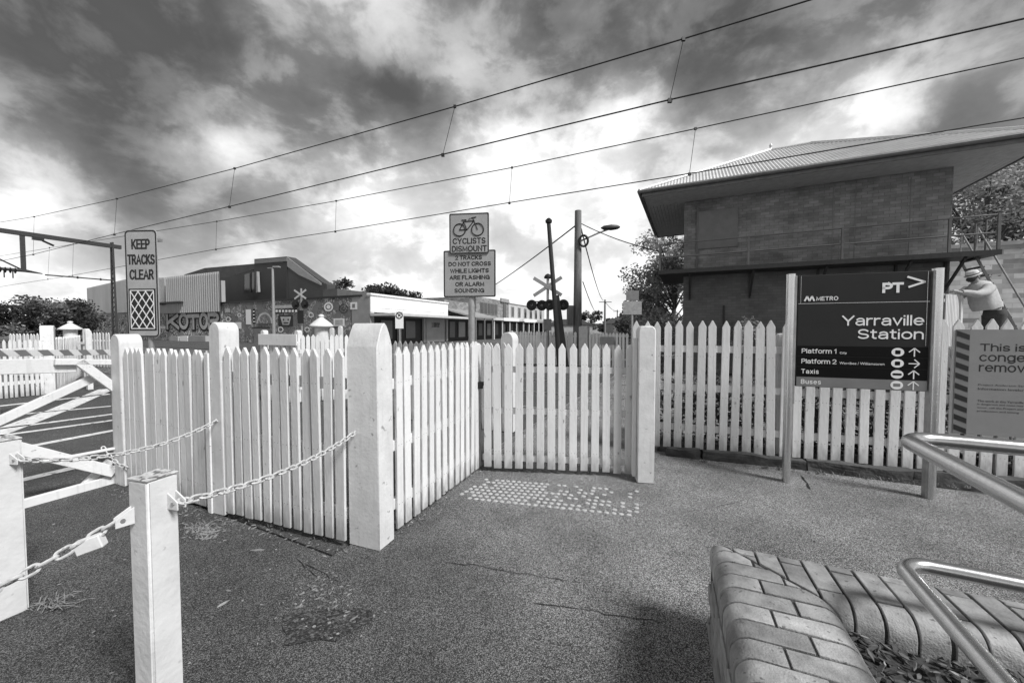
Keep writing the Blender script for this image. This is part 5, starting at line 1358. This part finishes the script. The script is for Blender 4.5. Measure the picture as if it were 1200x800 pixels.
b_ = wallpoly('fin_wall', [(300, 343), (302.4, 342), (301.2, 318), (300, 318)], pd - .6, .3, 'shop_grey', dk, og)

# shops along the street, each block its own building
C0 = toqp(onp(434.5, 385, PB_)); C0w = qp(C0.x, C0.y); SD = V((.371, .928, 0)).normalized(); ST = math.atan2(SD.y, SD.x); SR = V((SD.y, -SD.x, 0))
def on_street(px, py, off=0.0):
    d = ray(px, py); o = C0w + SR * off; k = o.dot(SR) / V((d.x, d.y, 0)).dot(SR); w = V((0, 0, HC)) + d * k; return (w - C0w).dot(SD), w.z
def shop(px0, px1, label, top_py, m, depth=9, off=0.0):
    t0, t1 = on_street(px0, 385, off)[0], on_street(px1, 385, off)[0]; zt = on_street(px0, top_py, off)[1]
    s = thing('shop_building', label, 'building', C0w + SD * t0 + SR * off, ST)
    L_ = t1 - t0
    return s, t0, L_, zt       # local x runs down the street, local -y is the street side
s, t0, L_, zt = shop(434.5, 525, 'white single-storey shop with a plain parapet and a street awning', 345.5, 'shop_white')
b = MB(); b.box(.02, L_, .0, .3, 2.9, zt); b.build('parapet_wall', 'shop_white', s)
b = MB(); b.box(2.2, L_, .31, 9, 2.9, zt - .5); b.build('roof_body', 'shop_grey', s)
b = MB(); b.box(-.1, L_ + .05, -.12, .31, zt + .002, zt + .16); b.build('cornice', 'shop_white', s)
for x0, x1 in ((1.1, L_ * .42), (L_ * .5, L_ - .8)):
    b = MB(); b.box(x0, x1, -.05, -.002, 3.25, zt - .55); b.build('raised_panel', 'shop_white', s, bevel=.02)
b = MB(); b.box(-.05, L_ + 1.6, -2.6, -.01, 2.55, 2.78); b.build('awning', 'awning', s)
b = MB(); b.box(.5, L_, .25, .5, 0, 2.89); b.build('shopfront', 'shop_dark', s)
for x in (.1, L_ * .3, L_ * .62, L_ - .3):
    b = MB(); b.box(x, x + .35, .02, .24, 0, 2.89); b.build('pier', 'shop_stucco', s)
b = MB(); b.box(L_ * .66, L_ * .95, .05, .2, 0, 2.6); w = b.build('poster_wall', 'shop_stucco', s); b = MB(); b.box(L_ * .74, L_ * .86, .03, .045, 1.6, 2.1); b.build('poster', 'window_dark', w)
for x in (L_ * .12, L_ * .4): b = MB(); b.box(x, x + 1.5, .18, .245, .5, 2.2); b.build('shop_window', 'panel_grey', s)
s, t0, L_, zt = shop(526, 557, 'grey brick shop with a sloping awning left of the sign pole', 351, 'shop_brick')
b = MB(); b.box(0, L_, .6, 9, 2.9, zt); b.build('wall', 'shop_brick', s)
b = MB(); b.box(0, L_, .3, 9, 0, 2.9); b.build('shopfront', 'shop_dark', s)
b = MB(); b.ext([(-3.0, 2.75), (.6, 3.7), (.6, 3.85), (-3.0, 2.95)], 'x', 0, L_); b.build('awning', 'shop_grey', s)
for x in (L_ * .2, L_ * .55, L_ * .9): b = MB(); b.box(x, x + .12, -2.9, -2.78, 0, 2.75); b.build('awning_post', 'galvanised', s)
for x, w_, m_ in ((L_ * .08, 1.2, 'panel_grey'), (L_ * .4, 1.6, 'shop_stucco'), (L_ * .74, 1.3, 'panel_grey')):
    b = MB(); b.box(x, x + w_, .2, .29, .4, 2.3); b.build('shop_window', m_, s)
s, t0, L_, zt = shop(558, 595, 'two-storey brick shop with a large framed upper window', 347, 'shop_brick')
b = MB(); b.box(0, L_, 0, 10, 2.95, zt); b.build('upper_wall', 'shop_brick', s)
b = MB(); b.box(0, L_, .3, 10, 0, 2.94); b.build('shopfront', 'shop_dark', s)
b = MB(); b.box(L_ * .1, L_ * .62, -.08, -.002, 3.5, zt - .6); w = b.build('window', 'panel_grey', s)
for k in range(5): b = MB(); b.box(L_ * (.1 + .104 * k + .01), L_ * (.1 + .104 * k + .09), -.12, -.081, 3.6, zt - .75); b.build('pane', 'window_dark', w)
b = MB(); b.box(L_ * .82, L_ * .93, -.08, -.002, 3.3, zt - .3); b.build('window', 'window_dark', s)
b = MB(); b.box(L_ * .3, L_ * .85, -2.66, -2.605, 2.55, 3.0); b.build('fascia_sign', 'print_white', s)
for k in range(4):
    x = L_ * (.06 + .25 * k); b = MB(); b.box(x, x + .12, -2.4, -2.28, 0, 2.6); b.build('verandah_post', 'shop_white', s)
    b = MB(); b.box(x + .5, x + 1.6, .22, .295, .5, 2.2); b.build('shop_window', ('panel_grey', 'shop_stucco')[k % 2], s)
b = MB(); b.box(L_ * .72, L_, -.25, -.003, zt - .2, zt + .35); b.build('pediment', 'shop_grey', s)
b = MB(); b.box(0, L_, -2.6, -.01, 2.6, 2.93); b.build('awning', 'awning', s)
s, t0, L_, zt = shop(596, 638, 'long pale two-storey shop terrace with a row of upper windows', 355, 'shop_stucco')
b = MB(); b.box(0, L_, 0, 10, 3.0, zt); b.build('upper_wall', 'shop_stucco', s)
b = MB(); b.box(-.05, L_, -.2, .3, zt + .002, zt + .25); b.build('cornice', 'shop_white', s)
b = MB(); b.box(0, L_, .3, 10, 0, 2.99); b.build('shopfront', 'shop_dark', s)
for k in range(6):
    x = L_ * (.05 + .155 * k); b = MB(); b.box(x, x + L_ * .07, -.06, -.002, 3.35, zt - .45); w = b.build('window', 'shop_grey', s); b = MB(); b.box(x + L_ * .01, x + L_ * .06, -.08, -.061, 3.45, zt - .6); b.build('pane', 'window_dark', w)
b = MB(); b.box(0, L_ * .35, -2.6, -.01, 2.65, 2.98); b.build('awning', 'shop_white', s); b = MB(); b.box(L_ * .36, L_, -2.4, -.01, 2.55, 2.98); b.build('awning', 'shop_grey', s)
b = MB(); b.box(L_ * .02, L_ * .3, -2.66, -2.605, 2.5, 3.05); b.build('fascia_sign', 'print_white', s)
for k in range(7):
    x = L_ * (.04 + .135 * k); b = MB(); b.box(x, x + .14, -2.35, -2.22, 0, 2.55); b.build('verandah_post', 'shop_white', s)
    b = MB(); b.box(x + .6, x + 1.7, .22, .295, .5 + .1 * (k % 2), 2.3); b.build('shop_window', ('panel_grey', 'shop_grey', 'sign_back')[k % 3], s)
# roofs and painted wall behind the white shop
rb = thing('rooftop_wall', 'dark painted wall above the roof behind the white shop', 'building', C0w + SD * 8 - SR * 6.0, ST)
b = MB(); b.box(-4, 11, 2, 4, 0, 5.6); b.build('wall', 'house_roof', rb)
for k, (x, r) in enumerate(((0, .45), (2.2, .8), (5.0, .5), (6.5, .75))):
    b = MB(); b.ext([(x + r * math.cos(PI * i / 12), 4.55 + r * 1.15 * math.sin(PI * i / 12)) for i in range(13)], 'y', 1.97, 1.999); b.build('painted_shape', 'graffiti_fill', rb)
b = MB(); b.box(8.2, 10.9, 1.97, 1.999, 4.2, 5.5); b.build('painted_panel', 'shop_stucco', rb)

# distant houses at the end of the street
for i, (px, py, Z, w, m, lab) in enumerate(((668, 374, 75, 9, 'house_roof', 'low dark house behind the crossing signal far down the street'), (700, 379, 110, 8, 'house_wall', 'small pale house at the end of the street'), (735, 372, 70, 5, 'house_roof', 'dark house roof beside the trees right of the street end'))):
    l = at(px, py, Z); h = thing('house', lab, 'house', (l.x, l.y, 0), 0, 'distant houses')
    b = MB(); b.box(-w / 2, w / 2, 0, 7, 0, l.z * .68); wv = b.build('wall', 'house_wall', h)
    b = MB(); b.ext([(-w / 2 - .3, l.z * .681), (w / 2 + .3, l.z * .681), (w * .2, l.z), (-w * .2, l.z)], 'y', -.3, 7.3); b.build('roof', 'house_roof', h)
    for x in (-w * .25, w * .22): b = MB(); b.box(x - .5, x + .5, -.04, -.002, l.z * .25, l.z * .55); b.build('window', 'window_dark', h)

# ------------------------------------------------------------------ trees and plants
def leaves(b, c, r, n, size, rnd, flat=1.0):
    for _ in range(n):
        v = V((rnd.gauss(0, 1), rnd.gauss(0, 1), rnd.gauss(0, 1))).normalized() * (rnd.random() ** .45)
        p = V(c) + V((v.x * r, v.y * r, v.z * r * flat)); s = size * rnd.uniform(.6, 1.4)
        a = V((rnd.gauss(0, 1), rnd.gauss(0, 1), rnd.gauss(0, .7))).normalized(); q = a.orthogonal().normalized(); q.rotate(Matrix.Rotation(rnd.uniform(0, 6.28), 3, a))
        b.bm.faces.new([b.bm.verts.new(p + a * s * .5), b.bm.verts.new(p + q * s * .24), b.bm.verts.new(p - a * s * .5), b.bm.verts.new(p - q * s * .24)])
def tree(base, H, R, label, m='leaf_mid', m2='leaf_dark', nclump=26, nl=170, size=.2, trunk=.16, seed=1, crown0=.35, name='tree', flat=.8, group='trees'):
    rnd = random.Random(seed); t = thing(name, label, 'tree', (base[0], base[1], 0), rnd.uniform(0, 6), group)
    b = MB(); lean = V((rnd.gauss(0, .05), rnd.gauss(0, .05), 1))
    b.tube([V((0, 0, -.05)), lean * H * .25, lean * H * .5, lean * H * .75], [trunk, trunk * .8, trunk * .55, trunk * .25], 8)
    cl = []
    for k in range(nclump):
        z = rnd.uniform(crown0, .95); rad = R * math.sqrt(max(0.05, 1 - ((z - (crown0 + .3)) / (1.02 - crown0)) ** 2 * 1.4)) * rnd.uniform(.25, 1.0); a = rnd.uniform(0, 2 * PI)
        c = V((rad * math.cos(a), rad * math.sin(a), z * H)); cl.append(c)
        if k % 2 == 0: st_ = lean * H * max(.2, z * .62); b.tube([st_, st_.lerp(c, .6) + V((0, 0, .1)), c], [trunk * .3, trunk * .18, trunk * .06], 5)
    b.build('trunk', 'bark', t, smooth=True)
    b1, b2 = MB(), MB()
    for k, c in enumerate(cl):
        leaves(b1 if k % 3 else b2, c, R * rnd.uniform(.24, .42), nl, size, rnd, flat)
    b1.build('crown', m, t); b2.build('crown', m2, t)
    return t
l = at(62, 385, 44); tree((l.x, l.y), 4.7, 3.9, 'broad dark tree left of the corrugated warehouse', 'leaf_dark', 'leaf_mid', 44, 150, .36, .25, 3, .25)
l = at(15, 385, 40); tree((l.x, l.y), 3.9, 2.6, 'smaller dark tree at the far left edge', 'leaf_dark', 'leaf_mid', 26, 130, .34, .2, 4, .2)
l = at(92, 385, 50); tree((l.x, l.y), 4.6, 2.4, 'dark tree against the end of the corrugated warehouse', 'leaf_dark', 'leaf_dark', 26, 130, .34, .2, 8, .2)
l = at(396, 385, 56); tree((l.x, l.y), 8.6, 2.6, 'light open tree rising behind the mural building', 'leaf_mid', 'leaf_dark', 24, 60, .5, .2, 5, .55)
l = at(459, 385, 60); tree((l.x, l.y), 8.4, 4.4, 'dense dark rounded tree rising behind the white shop', 'leaf_dark', 'leaf_dark', 40, 170, .5, .3, 6, .55, flat=.6)
l = onp(783, 385, 20.0); tree((l.x, l.y), 6.1, 1.9, 'leafy tree standing left of the signal box', 'leaf_pale', 'leaf_mid', 90, 200, .15, .16, 11, .06)
l = onp(757, 385, 24.0); tree((l.x, l.y), 4.0, 1.7, 'low bushy tree behind the double road sign', 'leaf_mid', 'leaf_dark', 50, 190, .17, .12, 12, .05)
l = onp(1135, 385, 19.5); tree((l.x, l.y), 7.6, 2.2, 'tall leafy gum tree just right of the signal box', 'leaf_pale', 'leaf_mid', 46, 200, .13, .2, 21, .35)
l = onp(1187, 385, 20.5); tree((l.x, l.y), 8.3, 2.3, 'tall leafy gum tree at the right edge behind the brick wall', 'leaf_pale', 'leaf_mid', 50, 200, .13, .2, 22, .3)
l = onp(1245, 385, 21.0); tree((l.x, l.y), 8.2, 2.3, 'gum tree outside the right edge behind the brick wall', 'leaf_pale', 'leaf_mid', 40, 130, .2, .2, 23, .3)
for i, (px, py, Z, R, lab) in enumerate(((692, 366, 90, 2.6, 'round dark tree at the street end beside the power pole'), (712, 376, 80, 2.4, 'low dark tree below the distant power pole'), (728, 372, 75, 2.6, 'low tree at the right of the street end'), (746, 364, 66, 2.8, 'dark tree left of the double road sign far behind'), (640, 377, 85, 2.2, 'low tree behind the crossing signal'))):
    l = at(px, py, Z); tree((l.x, l.y), l.z * 1.05, R, lab, 'leaf_dark', 'leaf_mid', 20, 90, .5, .2, 30 + i, .25)
# street verge bushes behind the far fence
def bush(px, p, r, h, label, m, seed, n=5, size=.09):
    rnd = random.Random(seed); l = onp(px, 385, p); t = thing('bush', label, 'bush', (l.x, l.y, 0), 0, 'bushes'); b = MB(); s = MB()
    for k in range(n):
        c = V((rnd.gauss(0, r * .5), rnd.gauss(0, r * .3), h * rnd.uniform(.35, .95))); leaves(b, c, r * .5, 90, size, rnd); s.tube([(c.x * .3, c.y * .3, 0), c * .6 + V((0, 0, .1)), c], [.02, .014, .006], 5)
    s.build('stem', 'bark', t); b.build('foliage', m, t)
bush(873, 13.3, .55, 1.75, 'pale weedy bush against the signal box wall above the fence', 'leaf_pale', 2, 7)
bush(838, 13.4, .5, 1.65, 'small bush left of the pale weedy one below the balcony', 'leaf_mid', 3)
rnd = random.Random(77); bu = MB(); fd = (B_p - A_p).normalized(); fn = V((-fd.y, fd.x, 0))
for _ in range(420):
    c = A_p + fd * rnd.uniform(.3, 4.6) + fn * rnd.uniform(.3, .75); leaves(bu, V((c.x, c.y, rnd.uniform(.05, 1.05) * rnd.uniform(.6, 1))), .14, 26, .06, rnd)
o = bu.build('undergrowth', 'leaf_dark'); o['kind'] = 'stuff'
rnd = random.Random(5); bw2 = MB()
def tuft(p, h, n):
    for _ in range(n):
        a = rnd.uniform(0, 6.28); L_ = h * rnd.uniform(.4, 1.1); q = p + V((rnd.gauss(0, .012), rnd.gauss(0, .012), 0)); e = q + V((math.cos(a) * L_ * .7, math.sin(a) * L_ * .7, L_ * rnd.uniform(.3, 1))); w = V((-math.sin(a), math.cos(a), 0)) * .004
        m_ = q.lerp(e, .5) + V((0, 0, L_ * .15))
        for A, B_, k0, k1 in ((q, m_, 1, .8), (m_, e, .8, .1)): bw2.bm.faces.new([bw2.bm.verts.new(v) for v in (A - w * k0, A + w * k0, B_ + w * k1, B_ - w * k1)])
for _ in range(34): tuft(A_r.lerp(B_r, rnd.random() ** .5) * 1.0 + V((.03, -.02, 0)), rnd.uniform(.015, .04), 9)
for _ in range(46): tuft(A_l.lerp(B_near, rnd.random()) + V((0, rnd.uniform(-.06, .02), 0)), rnd.uniform(.02, .05), 9)
for _ in range(40): tuft(V((1.70, 4.19, 0)).lerp(V((4.6, 3.24, 0)), rnd.random()) + V((0, rnd.uniform(-.05, 0), 0)), rnd.uniform(.015, .05), 8)
for _ in range(10): tuft(gnd(rnd.uniform(560, 745), rnd.uniform(550, 556)), rnd.uniform(.01, .03), 7)
o = bw2.build('weeds', 'leaf_mid'); o['kind'] = 'stuff'
# leaf litter and debris on the footpath
r = random.Random(9); bl_, bd_ = MB(), MB()
def litter(b, p, s, th=.003):
    M_ = Matrix.Translation((p.x, p.y, .003)) @ Matrix.Rotation(r.uniform(0, 6.28), 4, 'Z') @ Matrix.Rotation(r.gauss(0, .15), 4, 'Y')
    pts = [(-s, 0), (-s * .3, -s * .22), (s * .5, -s * .2), (s, 0), (s * .2, s * .24)]
    A = [b.bm.verts.new(M_ @ V((x, y, 0))) for x, y in pts]; B_ = [b.bm.verts.new(M_ @ V((x * .9, y * .9, th + r.uniform(0, .004)))) for x, y in pts]
    b.bm.faces.new(A); b.bm.faces.new(B_[::-1])
    for i in range(5): b.bm.faces.new((A[i], B_[i], B_[(i + 1) % 5], A[(i + 1) % 5]))
for _ in range(120): litter(bl_, gnd(r.uniform(60, 470), r.uniform(600, 800)), r.uniform(.002, .008))
for _ in range(45): litter(bl_, gnd(r.gauss(375, 28), r.gauss(692, 14)), r.uniform(.003, .010))
for _ in range(90): k = r.random(); litter(bl_, A_r.lerp(B_r, k) + V((.06 + abs(r.gauss(0, .05)), r.gauss(0, .03), 0)), r.uniform(.004, .014))
for _ in range(70): k = r.random(); litter(bl_, V((1.70, 4.17, 0)).lerp(V((4.6, 3.24, 0)), k) + V((r.gauss(0, .03), r.gauss(0, .03) - .03, 0)), r.uniform(.004, .014))
for _ in range(60): litter(bl_, gnd(r.uniform(300, 1100), r.uniform(580, 800)), r.uniform(.002, .007))
for px, py, s in ((302, 645, .045), (535, 597, .03), (568, 604, .022), (955, 634, .016), (385, 715, .02), (350, 712, .022), (262, 708, .03), (268, 693, .02), (415, 725, .025)): litter(bl_, gnd(px, py), s)
o = bl_.build('leaf_litter', 'litter_pale'); o['kind'] = 'stuff'
for _ in range(120): k = r.random(); litter(bd_, A_l.lerp(B_near, k) + V((r.gauss(0, .06), -.1 - abs(r.gauss(0, .06)), 0)), r.uniform(.005, .02))
for _ in range(130): litter(bd_, gnd(r.gauss(238, 12), r.gauss(623, 5)), r.uniform(.006, .025))
for _ in range(80): litter(bd_, gnd(r.gauss(378, 30), r.gauss(694, 12)), r.uniform(.004, .016))
o = bd_.build('leaf_litter', 'dead_leaf'); o['kind'] = 'stuff'
r2 = random.Random(4)
for (px, py, lab) in ((235, 620, 'clump of dry grass and leaves beside the foreground bollard'), (62, 708, 'small clump of dry grass beside the left edge bollard')):
    p = gnd(px, py); b = MB()
    for _ in range(46):
        a = r2.uniform(0, 6.28); L_ = r2.uniform(.03, .11); q = V((r2.gauss(0, .05), r2.gauss(0, .03), .003)); e = q + V((math.cos(a) * L_, math.sin(a) * L_ * .6, r2.uniform(.0, .03))); b.tube([q, q.lerp(e, .5) + V((0, 0, .012)), e], [.0025, .002, .001], 4)
    o = b.build('dry_grass', 'dead_leaf', loc=(p.x, p.y, 0)); o['kind'] = 'stuff'
